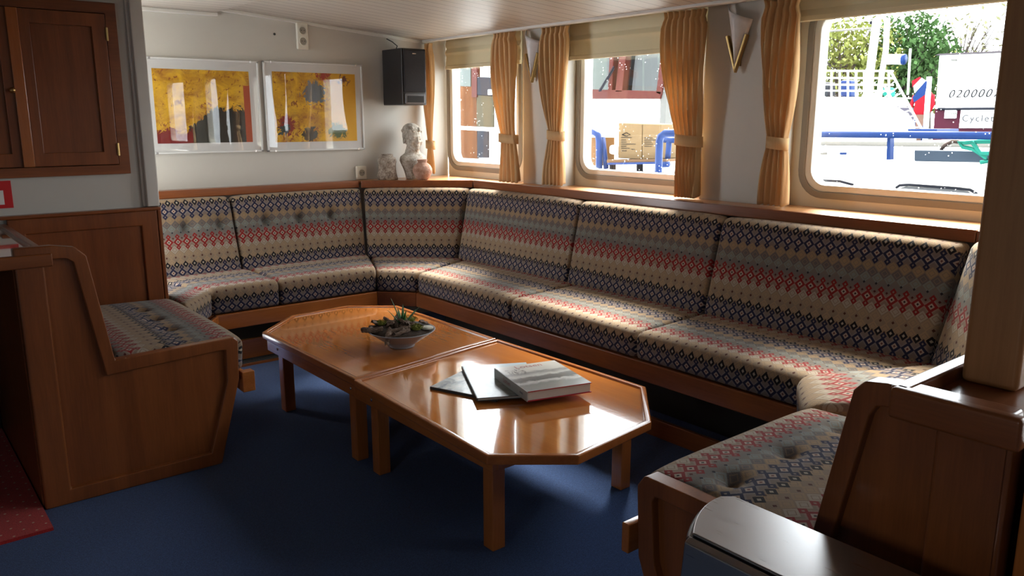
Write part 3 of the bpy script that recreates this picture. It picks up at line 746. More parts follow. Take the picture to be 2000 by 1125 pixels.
# plinth-like chest: narrow below, broad at the shoulders, face towards -y
m.lathe([(0, 0), (.048, 0), (.052, .02), (.062, .06), (.078, .10), (.090, .13), (.084, .155), (.055, .18), (0, .19)], bc, 28, sx=1.15, sy=.80)
bl(0, .005, .175, .055, (1, 1, 1.1)); bl(0, .004, .205, .046, (1, 1, 1.2))
bl(0, .012, .300, .066, (.95, 1.15, 1.15)); bl(0, -.012, .262, .054, (.95, 1.05, 1.25)); bl(0, -.030, .222, .030, (1, 1, .9))
bl(0, .02, .335, .060, (1, 1.15, .85))
bl(0, -.066, .268, .011, (.75, .9, 2.0), .18); bl(0, -.074, .254, .0105, (1.05, 1, .8)); bl(0, -.060, .292, .012, (2.6, .7, .6))
bl(0, -.062, .234, .010, (1.7, .8, .5)); bl(0, -.060, .226, .010, (1.4, .8, .5)); bl(0, -.052, .208, .016, (1.2, .9, .9))
for s_ in (-1, 1):
    bl(.022 * s_, -.058, .278, .010, (1.3, .6, .7)); bl(.034 * s_, -.040, .252, .020, (1, 1, 1)); bl(.062 * s_, .014, .265, .014, (.5, 1, 1.6))
rr = random.Random(4)
for k in range(60):
    a = rr.uniform(0, 2 * math.pi); el = rr.uniform(.05, 1.2)
    d = Vector((math.cos(a) * math.cos(el) * .064, math.sin(a) * math.cos(el) * .078 + .012, .318 + math.sin(el) * .055))
    if d.y < -.045 and d.z < .33: continue
    bl(d.x, d.y, d.z, rr.uniform(.007, .011), (1, 1, .7))
o = m.build('stone_bust', STONE, smooth=True)
r_ = o.modifiers.new('remesh', 'REMESH'); r_.mode = 'VOXEL'; r_.voxel_size = .0035; r_.use_smooth_shade = True
s_ = o.modifiers.new('smooth', 'SMOOTH'); s_.iterations = 3; s_.factor = .5
tag(o, 'weathered pale stone bust of a head and shoulders on the corner shelf', 'sculpture')
def pot(name, c, prof, mat, lab, wob=0):
    m = MB(); m.lathe(prof, c, 40)
    if wob: m.v = [tuple(Vector(v) + (Vector(v) - Vector((c[0], c[1], v[2]))).normalized() * wob * (noise.noise(Vector(v) * 22) )) if (Vector(v).xy - Vector(c).xy).length > .01 else v for v in m.v]
    return tag(m.build(name, mat, smooth=True), lab, 'vase')
pot('vase', (2.905, 4.945, ZS), [(0, 0), (.068, 0), (.066, .03), (.060, .07), (.062, .11), (.066, .13), (.060, .15), (.042, .158), (.038, .175), (.030, .175), (.030, .15), (.05, .13), (.05, .02), (0, .02)],
    stone('crusted_brown_glaze', (.09, .06, .045), (.30, .24, .19), (.50, .44, .37), 30), 'tall rough brown and cream stoneware pot left of the bust', .008)
pot('vase', (3.085, 4.775, ZS), [(0, 0), (.034, 0), (.052, .02), (.067, .05), (.068, .075), (.055, .10), (.034, .115), (.030, .122), (.037, .138), (.034, .139), (.024, .122), (.03, .11), (.05, .09), (.055, .05), (0, .01)],
    stone('pinkish_terracotta', (.26, .13, .085), (.42, .24, .17), (.55, .38, .30), 12), 'round terracotta jar with narrow neck in front of the bust')

# ------------------------------------------------------------------ curtains, rail, blinds
def curtain(X, tops, ties, bots, zt, ztie, zb, npl, lab, seed, amp=.028, group='apricot curtains tied back beside the windows'):
    rnd = random.Random(seed); ns, nz = npl * 10, 60
    root = empty('curtain', (X, (tops[0] + tops[1]) / 2, zb), label=lab, cat='curtain', group=None)
    ph = [rnd.uniform(-.5, .5) for _ in range(npl + 1)]
    v = []; 
    for k in range(nz + 1):
        f = k / nz; z = zt + (zb - zt) * f; ft = (zt - ztie) / (zt - zb)
        if f < ft:
            g = f / ft; e = g ** 2.2
            l = tops[0] + (ties[0] - tops[0]) * e; r = tops[1] + (ties[1] - tops[1]) * e
            bow = .022 * math.sin(math.pi * min(1, g * 1.05)); l += bow; r -= bow * .3
            if g < .12: sq = math.sin(math.pi * g / .12) * .012; l -= sq; r += sq
            A = amp * (1 - .35 * g)
        else:
            g = (f - ft) / (1 - ft); e = math.sin(g * math.pi / 2) ** .8
            l = ties[0] + (bots[0] - ties[0]) * e; r = ties[1] + (bots[1] - ties[1]) * e; A = amp * (.6 + .4 * g)
        for i in range(ns + 1):
            s = i / ns
            ss = s + .012 * math.sin(2 * math.pi * npl * s + f * 2)
            p = 2 * math.pi * npl * s + .8 * math.sin(f * 3.1 + seed) + ph[int(s * npl)] * .3
            d = A * math.sin(p) + A * .35 * math.sin(2 * p + f * 4)
            if f < .05: d *= .75
            v.append((X + d + .006 * math.sin(5 * s + f * 7 + seed), l + (r - l) * ss, z + (.006 * math.sin(p) if k == nz else 0)))
    fs = [(k * (ns + 1) + i, k * (ns + 1) + i + 1, (k + 1) * (ns + 1) + i + 1, (k + 1) * (ns + 1) + i) for k in range(nz) for i in range(ns)]
    o = MB().add(v, fs).build('drape', CURT, root, smooth=True)
    sd = o.modifiers.new('thick', 'SOLIDIFY'); sd.thickness = .0025
    # tie band: a flattened loop
    m = MB(); yl, yr = ties[0] + .012, ties[1] - .012; cy = (yl + yr) / 2; hw = abs(yl - yr) / 2; pts = 28
    for zz in ((ztie - .028, ztie + .028),):
        vv = []
        for i in range(pts):
            a = 2 * math.pi * i / pts; c_, s_ = math.cos(a), math.sin(a)
            for (off, z) in ((0, zz[0]), (0, zz[1])):
                vv.append((X - s_ * (amp + .012), cy + c_ * hw, z + .006 * c_))
        ff = [(2 * i, 2 * ((i + 1) % pts), 2 * ((i + 1) % pts) + 1, 2 * i + 1) for i in range(pts)]
        m.add(vv, ff)
    o = m.build('tie_band', CURT, root, smooth=True); sd = o.modifiers.new('thick', 'SOLIDIFY'); sd.thickness = .004
    m = MB()   # gathered heading tape
    return root
curtain(3.285, (5.03, 4.93), (5.005, 4.935), (5.03, 4.91), 1.965, 1.26, 1.06, 3, 'narrow apricot curtain in the far corner behind the loudspeaker', 1, .016)
curtain(3.335, (4.285, 4.087), (4.215, 4.055), (4.225, 4.03), 1.985, 1.32, 1.045, 5, 'tied apricot curtain right of the far window, left of the small wall light', 2)
curtain(3.40, (3.888, 3.645), (3.81, 3.69), (3.86, 3.675), 1.985, 1.345, 1.045, 6, 'tied apricot curtain left of the middle window, sunlit along its right edge', 3)
curtain(3.415, (2.911, 2.655), (2.81, 2.66), (2.795, 2.66), 1.985, 1.335, 1.045, 7, 'wide tied apricot curtain right of the middle window', 4, .034)
curtain(3.415, (2.313, 2.125), (2.254, 2.165), (2.295, 2.135), 1.985, 1.335, 1.045, 5, 'tied apricot curtain left of the large right window', 5)
curtain(3.415, (1.12, .93), (1.06, .96), (1.10, .95), 1.985, 1.335, 1.045, 5, 'apricot curtain at the near end of the large right window, behind the post', 6)
curtain(3.415, (.73, .54), (.67, .56), (.70, .55), 1.985, 1.335, 1.045, 5, 'apricot curtain of the fourth window, past the post', 7)
curtain(3.415, (-.42, -.61), (-.48, -.58), (-.46, -.60), 1.985, 1.335, 1.045, 5, 'apricot curtain after the fourth window, behind the viewer', 8)
rl = empty('curtain_rail', (3.36, 3, 1.98), label='white curtain rail running above all the windows', cat='curtain rail')
MB().box(3.385, 3.41, -2.2, 5.0, 1.990, 2.004).build('track', PLAST, rl, bevel=.003)
def blind(X, y1, y0, zb, lab):
    b = empty('blind', (X, (y0 + y1) / 2, zb), label=lab, cat='blind')
    zt = 2.01
    prof = [(X, zt), (X - .012, zt), (X - .022, zt - .045), (X - .012, zt - .07), (X - .026, zt - .10), (X - .014, zt - .125), (X - .02, zb + .03), (X - .012, zb), (X, zb)]
    MB().prism(prof, y0, y1, 'y').build('folded_cloth', BLIND, b, bevel=.004)
    MB().box(X - .025, X - .005, y0, y1, zb - .004, zb + .022).build('bottom_bar', BLIND, b, bevel=.004)
blind(3.49, 5.03, 4.18, 1.80, 'cream folded blind at the top of the far window')
blind(3.54, 3.79, 2.78, 1.80, 'cream folded blind at the top of the middle window')
blind(3.54, 2.24, 1.04, 1.892, 'cream folded blind drawn high on the large right window')

# ------------------------------------------------------------------ wall lights
def sconce(X, cy, lab):
    s = empty('wall_light', (X, cy, 1.67), label=lab, cat='wall light')
    # glass: fan standing in the V, curved away from the wall
    pts = [(.072, 1.993), (.035, 1.950), (-.03, 1.925), (-.082, 1.915), (-.062, 1.84)]
    v = []; nu, nv = 10, 10
    for j in range(nv + 1):
        f = j / nv
        for i in range(nu + 1):
            u = i / nu
            yl, yr = .0 + .070 * f, -.0 - .080 * f
            top = 1.993 - (1.993 - 1.915) * u ** .7 + (.012 if u < .1 else 0)
            z = 1.70 + (top - 1.70) * f
            y = cy + (yl + (yr - yl) * u) + .0 * f; bx = .055 * math.sin(math.pi * u) * (.35 + .65 * f)
            v.append((X - .012 - bx, y, z))
    fs = [(j * (nu + 1) + i, j * (nu + 1) + i + 1, (j + 1) * (nu + 1) + i + 1, (j + 1) * (nu + 1) + i) for j in range(nv) for i in range(nu)]
    o = MB().add(v, fs).build('glass_shade', FROST, s, smooth=True); sd = o.modifiers.new('thick', 'SOLIDIFY'); sd.thickness = .004
    m = MB()
    for sg_ in (1, -1):
        m.prism([(cy, 1.668), (cy + sg_ * .062, 1.845), (cy + sg_ * .050, 1.85), (cy, 1.70)], X - .03, X - .006, 'x')
    m.box(X - .012, X, cy - .018, cy + .018, 1.70, 1.80)
    m.build('brass_bracket', BRASS, s, bevel=.002)
sconce(3.438, 4.00, 'small brass and frosted glass wall light between the far and middle windows')
sconce(3.478, 2.50, 'larger looking brass and frosted glass wall light between the middle and right windows')

# ------------------------------------------------------------------ tables
def inset(poly, d):
    n = len(poly); out = []
    c = sum((Vector(p) for p in poly), Vector((0, 0))) / n
    for i in range(n):
        p0, p, p1 = Vector(poly[i - 1]), Vector(poly[i]), Vector(poly[(i + 1) % n])
        def off(a, b):
            e = (b - a).normalized(); nn = Vector((-e.y, e.x))
            if nn.dot(c - a) < 0: nn = -nn
            return a + nn * d, e
        a, e1 = off(p0, p); b, e2 = off(p, p1)
        den = e1.x * e2.y - e1.y * e2.x
        t = ((b - a).x * e2.y - (b - a).y * e2.x) / den
        out.append(tuple(a + e1 * t))
    return out
ZT = .387
def table(poly, legs, lab):
    c = sum((Vector(p) for p in poly), Vector((0, 0))) / len(poly)
    t = empty('coffee_table', (c.x, c.y, 0), label=lab, cat='table')
    o1, i1 = poly, inset(poly, .024); n = len(poly)
    v = [(p[0], p[1], ZT - .034) for p in o1] + [(p[0], p[1], ZT - .034) for p in i1] + [(p[0], p[1], ZT) for p in o1] + [(p[0], p[1], ZT) for p in i1]
    fs = []
    for i in range(n):
        j = (i + 1) % n; fs += [(i, j, n + j, n + i), (2 * n + i, 3 * n + i, 3 * n + j, 2 * n + j), (i, 2 * n + i, 2 * n + j, j), (n + i, n + j, 3 * n + j, 3 * n + i)]
    MB().add(v, fs).build('raised_rim', WOODT['y'], t, bevel=.005)
    MB().prism(inset(poly, .022), ZT - .030, ZT - .008).build('table_top', WTOP, t)
    a = inset(poly, .03); b_ = inset(poly, .05)
    xs_ = [p[0] for p in a]; ys_ = [p[1] for p in a]
    X0, X1, Y0, Y1_ = legs[0][0] - .003, legs[1][0] + .058, min(l[1] for l in legs) - .003, max(l[1] for l in legs) + .058
    m = MB().box(X0, X0 + .022, Y0, Y1_, ZT - .095, ZT - .032).box(X1 - .022, X1, Y0, Y1_, ZT - .095, ZT - .032).box(X0 + .022, X1 - .022, Y0, Y0 + .022, ZT - .095, ZT - .032).box(X0 + .022, X1 - .022, Y1_ - .022, Y1_, ZT - .095, ZT - .032)
    m.build('apron', WOODT['y'], t, bevel=.003)
    for (lx, ly) in legs:
        MB().box(lx, lx + .055, ly, ly + .055, 0, ZT - .034).build('leg', WOODT['z'], t, bevel=.004)
        m = MB(); m.ball((X0 - .001 if lx < c.x else X1 + .001, ly + .03, ZT - .062), .007, (.5, 1, 1), 10, 6); m.build('screw_cap', CHROME, t, smooth=True)
T1 = [(1.516, 2.902), (2.366, 3.030), (2.362, 3.95), (2.13, 4.14), (1.775, 4.115), (1.515, 3.872)]
T2 = [(1.508, 2.893), (1.469, 1.934), (1.70, 1.747), (2.11, 1.80), (2.384, 2.07), (2.367, 3.021)]
table(T1, [(1.536, 2.94), (2.28, 3.06), (1.545, 3.70), (2.27, 3.80)], 'far teak coffee table with clipped corners carrying the planted bowl')
table(T2, [(1.532, 1.985), (2.21, 2.03), (1.536, 2.755), (2.27, 2.87)], 'near teak coffee table with clipped corners carrying the books')
ZTT = ZT - .008

# ------------------------------------------------------------------ planted bowl
bx, by = 1.945, 3.225
CER = plain('grey_white_ceramic', (.29, .29, .315), .35)
m = MB(); m.lathe([(0, 0), (.058, 0), (.062, .006), (.060, .012), (.10, .04), (.155, .078), (.162, .084), (.157, .085), (.145, .075), (.09, .035), (0, .02)], (bx, by, ZTT), 48)
tag(m.build('bowl', CER, smooth=True), 'wide shallow grey ceramic bowl on the far table', 'bowl')
rr = random.Random(11)
SOIL = stone('potting_bark_soil', (.02, .013, .008), (.05, .03, .018), (.09, .06, .04), 60)
m = MB(); m.lathe([(.10, .046), (.146, .076), (.10, .090), (.05, .096), (0, .098)], (bx, by, ZTT), 32); m.v = [(v[0], v[1], v[2] + .006 * noise.noise(Vector(v) * 60)) for v in m.v]
tag(m.build('soil', SOIL, smooth=True), 'dark soil and bark filling the grey bowl', 'soil', kind='stuff')
BARK = stone('dry_bark', (.05, .03, .02), (.15, .095, .065), (.28, .20, .15), 40)
def bark(c, L, W, rot, tilt, lab):
    m = MB(); n, k = 8, 5
    M = Matrix.Rotation(rot, 3, 'Z') @ Matrix.Rotation(tilt, 3, 'Y'); v = []
    sd = rr.uniform(0, 50)
    for s_ in (1, -1):
        for i in range(n + 1):
            for j in range(k + 1):
                u, w = i / n - .5, j / k - .5
                wid = W * (1 - .5 * abs(2 * u) ** 2) * (1 + .3 * noise.noise(Vector((u * 5, sd, 0))))
                z = -.35 * W * (2 * w) ** 2 + .006 * noise.noise(Vector((u * 8, w * 6, sd))) + .01 * math.sin(u * 3) + s_ * .0016
                v.append(Vector(c) + M @ Vector((u * L + .004 * noise.noise(Vector((w * 9, sd, 3))), w * wid, z)))
    fs = []; N = (n + 1) * (k + 1)
    for i in range(n):
        for j in range(k):
            a = i * (k + 1) + j; q = (a, a + 1, a + k + 2, a + k + 1); fs.append(q); fs.append(tuple(N + x for x in q[::-1]))
    rim = [j for j in range(k + 1)] + [i * (k + 1) + k for i in range(1, n + 1)] + [n * (k + 1) + j for j in range(k - 1, -1, -1)] + [i * (k + 1) for i in range(n - 1, 0, -1)]
    for a, b in zip(rim, rim[1:] + rim[:1]): fs.append((a, b, N + b, N + a))
    m.add(v, fs); return tag(m.build('bark_piece', BARK, smooth=True), lab, 'bark', 'bark pieces in the bowl')
GENB = 'curled brown bark strip among the pieces filling the bowl'
bark((bx - .135, by + .045, ZTT + .105), .10, .05, 2.6, .25, 'large curled bark piece overhanging the left rim of the bowl')
bark((bx - .115, by - .07, ZTT + .088), .13, .03, .9, -.25, 'bark strip sticking out over the front left rim of the bowl')
for k in range(44):
    a = rr.uniform(0, 6.28); q = rr.uniform(.02, .135)
    if math.cos(a - 5.2) > .6 and q > .05: q = .03
    bark((bx + q * math.cos(a), by + q * math.sin(a), ZTT + .100 + rr.uniform(0, .022) - q * .08), rr.uniform(.05, .12), rr.uniform(.014, .032), rr.uniform(0, 6.28), rr.uniform(-.3, .3), GENB)
LEAF = plain('aloe_green', (.045, .14, .035), .4, vary=.3)
pl = empty('succulent_plant', (bx + .02, by + .02, ZTT + .085), label='spiky green succulent rising from the middle of the bowl', cat='plant')
for k, (a, ln, tl) in enumerate(((2.2, .150, .35), (0.9, .115, .2), (5.6, .135, .62), (3.6, .08, .75), (1.4, .10, .55), (4.6, .10, .35), (2.9, .12, .6), (.2, .11, .8), (4.1, .09, .15))):
    d = Vector((math.cos(a) * math.sin(tl), math.sin(a) * math.sin(tl), math.cos(tl))); side = Vector((-math.sin(a), math.cos(a), 0)); up_ = d.cross(side)
    v = []; N = 8
    for i in range(N + 1):
        f = i / N; w = .0125 * (1 - f) ** .75 + .0004; c_ = Vector((bx + .02, by + .02, ZTT + .085)) + d * ln * f + Vector((d.x, d.y, 0)) * .02 * f * f
        v += [c_ + side * w, c_ + up_ * w * .45, c_ - side * w, c_ - up_ * w * .25]
    fs = [(4 * i + j, 4 * i + (j + 1) % 4, 4 * i + 4 + (j + 1) % 4, 4 * i + 4 + j) for i in range(N) for j in range(4)] + [(0, 1, 2, 3)]
    MB().add(v, fs).build('leaf', LEAF, pl, smooth=True)
MOSS = plain('moss', (.20, .22, .035), .95, vary=.5)
def moss(c, r, lab):
    m = MB(); q = random.Random(int(c[0] * 999))
    for k in range(220):
        d = Vector((q.gauss(0, 1), q.gauss(0, 1), abs(q.gauss(0, .7)))).normalized() * r * q.uniform(.5, 1); p = Vector(c) + Vector((d.x, d.y, d.z * .6))
        e = Vector((q.uniform(-1, 1), q.uniform(-1, 1), q.uniform(.2, 1))).normalized() * .008; s_ = e.cross(Vector((q.random(), q.random(), .1))).normalized() * .0018
        m.add([p - s_, p + s_, p + e], [(0, 1, 2)])
    m.ball(c, r * .7, (1, 1, .5), 12, 8)
    tag(m.build('moss', MOSS), lab, 'moss')
moss((bx + .035, by - .075, ZTT + .10), .036, 'moss cushion at the front of the bowl beside the pale disc')
moss((bx + .095, by + .075, ZTT + .10), .038, 'moss tuft at the back right of the bowl')
moss((bx - .06, by + .085, ZTT + .105), .030, 'pale yellow green moss tuft at the back left of the bowl')
m = MB(); m.lathe([(0, 0), (.026, 0), (.030, .004), (.029, .009), (.024, .012), (0, .012)], (bx + .090, by - .085, ZTT + .088), 28)
tag(m.build('pebble', plain('pale_stone_disc', (.55, .54, .45), .6), smooth=True), 'pale round flat stone disc in the front right of the bowl', 'stone')

# ------------------------------------------------------------------ books
def cover_mat(name, kind):
    t = NT(name); co = t.coord('Generated'); n = t.noise(t.mapping(co, (1, 1.6, 1)), 4, 5, .6, .8); n2 = t.noise(co, 22, 4, .7)
    sep = t.node('ShaderNodeSeparateXYZ'); t.link(co, sep.inputs[0])
    if kind == 0: c = t.ramp(n, [(.35, (.10, .14, .20)), (.5, (.45, .52, .55)), (.65, (.7, .72, .7))])
    elif kind == 1:
        c = t.ramp(t.m('ADD', t.m('MULTIPLY', n, .5), t.m('MULTIPLY', sep.outputs[1], .5)), [(.25, (.16, .20, .20)), (.5, (.34, .41, .40)), (.72, (.42, .52, .60))])
    else:
        w = t.m('ADD', sep.outputs[1], t.m('MULTIPLY', t.m('SUBTRACT', n, .5), .22))
        c = t.ramp(w, [(.05, (.30, .32, .31)), (.22, (.24, .26, .25)), (.3, (.62, .63, .62)), (.36, (.10, .11, .11)), (.48, (.17, .18, .18)), (.53, (.6, .61, .6)), (.64, (.26, .27, .27)), (.7, (.58, .58, .56)), (1, (.66, .65, .62))])
        ship = t.m('MULTIPLY', t.m('LESS_THAN', t.m('ABSOLUTE', t.m('SUBTRACT', sep.outputs[0], .22)), .14), t.m('LESS_THAN', t.m('ABSOLUTE', t.m('SUBTRACT', sep.outputs[1], .74)), .10))
        c = t.mix(t.m('MULTIPLY', t.m('MULTIPLY', ship, t.m('GREATER_THAN', n2, .52)), .8), c, (.06, .06, .06))
    t.set(color=c, rough=.26, coat=.12); return t.mat
PAPER = plain('page_block', (.66, .62, .56), .8)
def book(A, B, Cc, Dd, z0, h, cov, spine, lab, cv=.0022, texts=()):
    'A-B spine edge, C, D opposite; local x runs from spine outwards, y along the spine'
    A, B, Cc, Dd = map(Vector, (A, B, Cc, Dd)); c = (A + B + Cc + Dd) / 4
    ex = ((Cc + Dd) - (A + B)).normalized(); L = (B - A).length; W = ((Cc + Dd) / 2 - (A + B) / 2).length
    rz = math.atan2(ex.y, ex.x); bk = empty('book', (c.x, c.y, z0), rz, lab, 'book')
    def loc(mb, name, mat, par=bk, **k): mb.world = False; o = mb.build(name, mat, par, **k); return o
    hx, hy = W / 2, L / 2
    loc(MB().box(-hx + .004, hx - .004, -hy + .004, hy - .004, cv, h - cv), 'page_block', PAPER)
    loc(MB().box(-hx, hx, -hy, hy, h - cv, h - .0004), 'front_board', spine[1])
    loc(MB().box(-hx + .0004, hx - .0004, -hy + .0012, hy - .0004, h - .0012, h), 'front_cover', cov)
    loc(MB().box(-hx, hx, -hy, hy, 0, cv), 'back_cover', spine[1])
    loc(MB().box(-hx - .002, -hx + .003, -hy, hy, 0, h), 'spine', spine[0], bevel=.001)
    for (txt, size, px_, py_, col, where) in texts:
        cu = bpy.data.curves.new('lettering', 'FONT'); cu.body = txt; cu.size = size; cu.align_x = 'CENTER'; cu.extrude = .0001
        to = bpy.data.objects.new('tmp', cu); COL.objects.link(to); dg = bpy.context.evaluated_depsgraph_get()
        me = bpy.data.meshes.new_from_object(to.evaluated_get(dg)); bpy.data.objects.remove(to)
        me.materials.clear(); me.materials.append(col); o = bpy.data.objects.new('lettering', me); COL.objects.link(o); o.parent = bk
        if where == 'top': o.location = (px_, py_, h + .0004); o.rotation_euler = (0, 0, 0)
        else: o.location = (-hx - .0024, py_, h / 2 - size * .3); o.rotation_euler = (math.pi / 2, 0, -math.pi / 2)
    return bk
REDC = plain('red_board', (.42, .015, .03), .5); GRY = plain('dark_grey_board', (.06, .065, .07), .4); LGR = plain('pale_grey_spine', (.42, .44, .44), .3)
INK = plain('red_ink', (.30, .06, .06), .5); INKB = plain('blue_ink', (.03, .04, .15), .5)
book((1.815, 2.325), (1.703, 2.615), (1.985, 2.725), (2.097, 2.435), ZTT, .011, cover_mat('magazine_cover', 0), (GRY, GRY), 'thin glossy magazine at the bottom left of the book pile')
book((1.744, 2.352), (1.935, 2.72), (2.185, 2.59), (1.995, 2.22), ZTT + .0115, .013, cover_mat('grey_photo_cover', 1), (GRY, GRY), 'slim grey picture book in the middle of the pile')
book((1.864, 2.198), (1.950, 2.508), (2.215, 2.435), (2.129, 2.125), ZTT + .025, .040, cover_mat('sea_photo_cover', 2), (LGR, REDC), 'thick hardback with red edge and ship photo, top of the pile', cv=.0036,
     texts=(('Lotsen', .045, .0, .115, INK, 'top'), ('Lotsen', .026, 0, .03, INK, 'spine'), ('MARE', .012, 0, -.11, INKB, 'spine')))

# ------------------------------------------------------------------ pedal bin
ZL = .64
STEEL = NT('brushed_steel')
_n = STEEL.noise(STEEL.mapping(STEEL.coord(), (1, .03, 1)), 300, 2); STEEL.set(color=(.42, .42, .43), metal=1, rough=STEEL.m('ADD', .24, STEEL.m('MULTIPLY', _n, .12)))
STEEL = STEEL.mat
NAVY = plain('dark_blue_plastic', (.018, .024, .045), .4)
bn = empty('waste_bin', (1.33, .7, 0), label='steel lidded waste bin beside the right bench arm', cat='bin')
def bin_poly(dx=0):
    x0, x1, ya, yb = 1.195 + dx, 1.412 - dx, .34 + dx, .975 - dx
    P_ = [(x0, ya), (x1, ya), (x1, yb - .01)]
    for k in range(1, 9):
        f = k / 9; P_.append((x1 - (x1 - x0) * f, yb - .01 + .022 * math.sin(math.pi * (.25 + f * .75)) - .045 * f * f))
    P_.append((x0, yb - .055)); return P_
MB().prism(bin_poly(.012), 0.02, ZL - .02).build('body', NAVY, bn, bevel=.02, segs=3)
MB().prism(bin_poly(.016), 0, .02).build('base', BLACK, bn)
MB().prism(bin_poly(0), ZL - .03, ZL - .004).build('lid_rim', BLACK, bn, bevel=.008)
MB().prism(bin_poly(.009), ZL - .004, ZL + .004).build('lid', STEEL, bn, bevel=.003)
MB().prism([(1.200, ZL - .002), (1.184, ZL - .010), (1.176, ZL - .085), (1.19, ZL - .085), (1.205, ZL - .02)], .38, .915, 'y').build('lid_flap', STEEL, bn, bevel=.003)
m = MB(); m.prism([(.80 + .016 * math.cos(k * .3142), ZL - .05 + .016 * math.sin(k * .3142)) for k in range(20)], 1.1765, 1.1825, 'x')
st = m.build('sticker', plain('orange_sticker', (.65, .20, .02), .5), bn)
m = MB(); m.prism([(.80 + .005 * math.cos(k * .5236), ZL - .05 + .008 * math.sin(k * .5236)) for k in range(12)], 1.1755, 1.1765, 'x'); m.build('pictogram', BLACK, bn)

# ------------------------------------------------------------------ heating grille in the floor
g = empty('floor_grille', (1.7, 4.5, 0), label='black floor heating grille under the bench below the pictures', cat='grille')
m = MB()
for k in range(9): m.box(1.5, 2.15, 4.60 - .012 + .0 - k * 0 + k * .022 - .0, 4.60 + k * .022, .004, .012)
for k in range(30): m.box(1.5 + k * .022, 1.504 + k * .022, 4.59, 4.776, .004, .010)
m.build('grid', plain('dark_grey_metal', (.09, .09, .09), .5), g)
MB().box(1.49, 2.16, 4.578, 4.588, 0, .014).box(1.48, 1.49, 4.578, 4.79, 0, .014).build('grille_frame', WOODT['x'], g)

# ------------------------------------------------------------------ outside: the neighbouring boats and the quay
def ext(name, c, rough=.6, **k): return plain('outdoor_' + name, c, rough, vary=.12, spec=.08, **k)
OW = ext('white_paint', (.80, .80, .80), .4); OBL = ext('blue_paint', (.007, .022, .09), .4); ORB = ext('red_brown_timber', (.045, .009, .007), .5)
ODG = ext('dark_grey', (.008, .009, .014)); OGR = ext('grey_pipe', (.12, .115, .105)); OMR = ext('maroon_paint', (.040, .005, .013), .4)
OBG = ext('beige_panel', (.038, .031, .017)); OSKY = ext('pale_glass', (.06, .07, .065), .05); OCB = ext('cardboard', (.125, .085, .045), .9)
ODOOR = wood('outdoor_orange_door', (.03, .008, .001), (.085, .028, .005), 'z', rough=.6, coat=0, spec=.06)
OTEAL = ext('teal_rope', (.015, .14, .11), .9); ORED = ext('red_cloth', (.22, .008, .014), .9); OTXT = ext('dark_lettering', (.008, .008, .009))
struct('ground', MB().box(3.9, 60, -40, 60, -1.5, -1.2), ext('harbour_water', (.05, .07, .08), .1))
def quad(mb, X, dx, pts, mi=0):
    'outline through photo points on the plane X, given real depth dx outboard'
    P_ = [at_x(px, py, X) for px, py in pts]
    return mb.prism([(p.y, p.z) for p in P_], X, X + dx, 'x', mi)
def line(mb, X, pts, r, n=8): return mb.tube([at_x(px, py, X) for px, py in pts], r, n)
struct('quay', MB().box(22, 70, -40, 80, -1.3, .65), ext('quay_paving', (.06, .055, .05)))
# --- boat with the wheelhouse (seen through the two far windows)
X = 6.0
wh = empty('wheelhouse_boat', (X, 8, -1), label='moored boat with wheelhouse, orange door and red-brown windscreen seen through the two far windows', cat='boat')
quad(MB(), X, .8, [(935, 322), (1296, 345), (1288, 178), (935, 186)]).build('white_wall', OW, wh, bevel=.01)
quad(MB(), X - .02, .8, [(850, 330), (892, 330), (884, 186), (850, 182)]).build('side_wall', OW, wh, bevel=.01)
dr = quad(MB(), X - .01, .06, [(888, 308), (932, 310), (930, 128), (884, 128)]).build('door', ODOOR, wh)
quad(MB(), X - .02, .01, [(893, 168), (919, 169), (919, 132), (892, 132)]).build('door_window', OSKY, dr)
quad(MB(), X - .035, .03, [(921, 190), (931, 190), (931, 126), (921, 126)]).build('door_jamb', ORB, dr)
m = MB(); line(m, X - .05, [(889, 193), (889, 208)], .012); line(m, X - .08, [(889, 195), (900, 195)], .01); m.build('door_handle', OW, dr)
quad(MB(), X - .03, .2, [(931, 186), (964, 188), (964, 151), (931, 150)]).build('dark_box', ODG, wh, bevel=.01)
quad(MB(), X - .02, .1, [(931, 250), (963, 250), (963, 186), (931, 184)]).build('beige_panel', OBG, wh)
quad(MB(), X - .02, .1, [(932, 308), (953, 308), (953, 256), (932, 255)]).build('dark_hatch', ODG, wh)
quad(MB(), X - .05, .06, [(953, 185), (963, 185), (963, 175), (953, 175)]).build('lamp', OW, wh)
m = MB(); line(m, X - .4, [(884, 249), (985, 254)], .022); m.build('white_handrail', OW, wh, smooth=True)
m = MB(); line(m, X - .4, [(882, 236), (890, 246), (896, 262), (895, 300)], .016); m.build('blue_handrail', OBL, wh, smooth=True)
m = MB(); quad(m, X - .04, .07, [(964, 188), (985, 188), (985, 175), (964, 175)]); quad(m, X - .04, .07, [(964, 176), (972, 176), (973, 100), (964, 100)])
quad(m, X - .05, .09, [(1140, 193), (1289, 193), (1292, 178), (1140, 174)]); quad(m, X - .05, .09, [(1201, 180), (1215, 180), (1224, 90), (1211, 90)])
quad(m, X - .05, .09, [(1281, 182), (1291, 186), (1306, 90), (1292, 90)]); quad(m, X - .05, .09, [(1140, 100), (1310, 96), (1310, 84), (1140, 86)])
quad(m, X - .05, .09, [(1187, 178), (1195, 178), (1199, 88), (1191, 88)])
m.build('windscreen_frame', ORB, wh, bevel=.006)
quad(MB(), X + .02, .02, [(1140, 180), (1284, 184), (1300, 88), (1140, 88)]).build('windscreen_pane', pane_mat('outdoor_glass', (.5, .55, .52)), wh)
quad(MB(), X + .9, .06, [(1050, 260), (1300, 260), (1300, 60), (1050, 60)]).build('cabin_back', ext('cabin_interior', (.075, .085, .07)), wh)
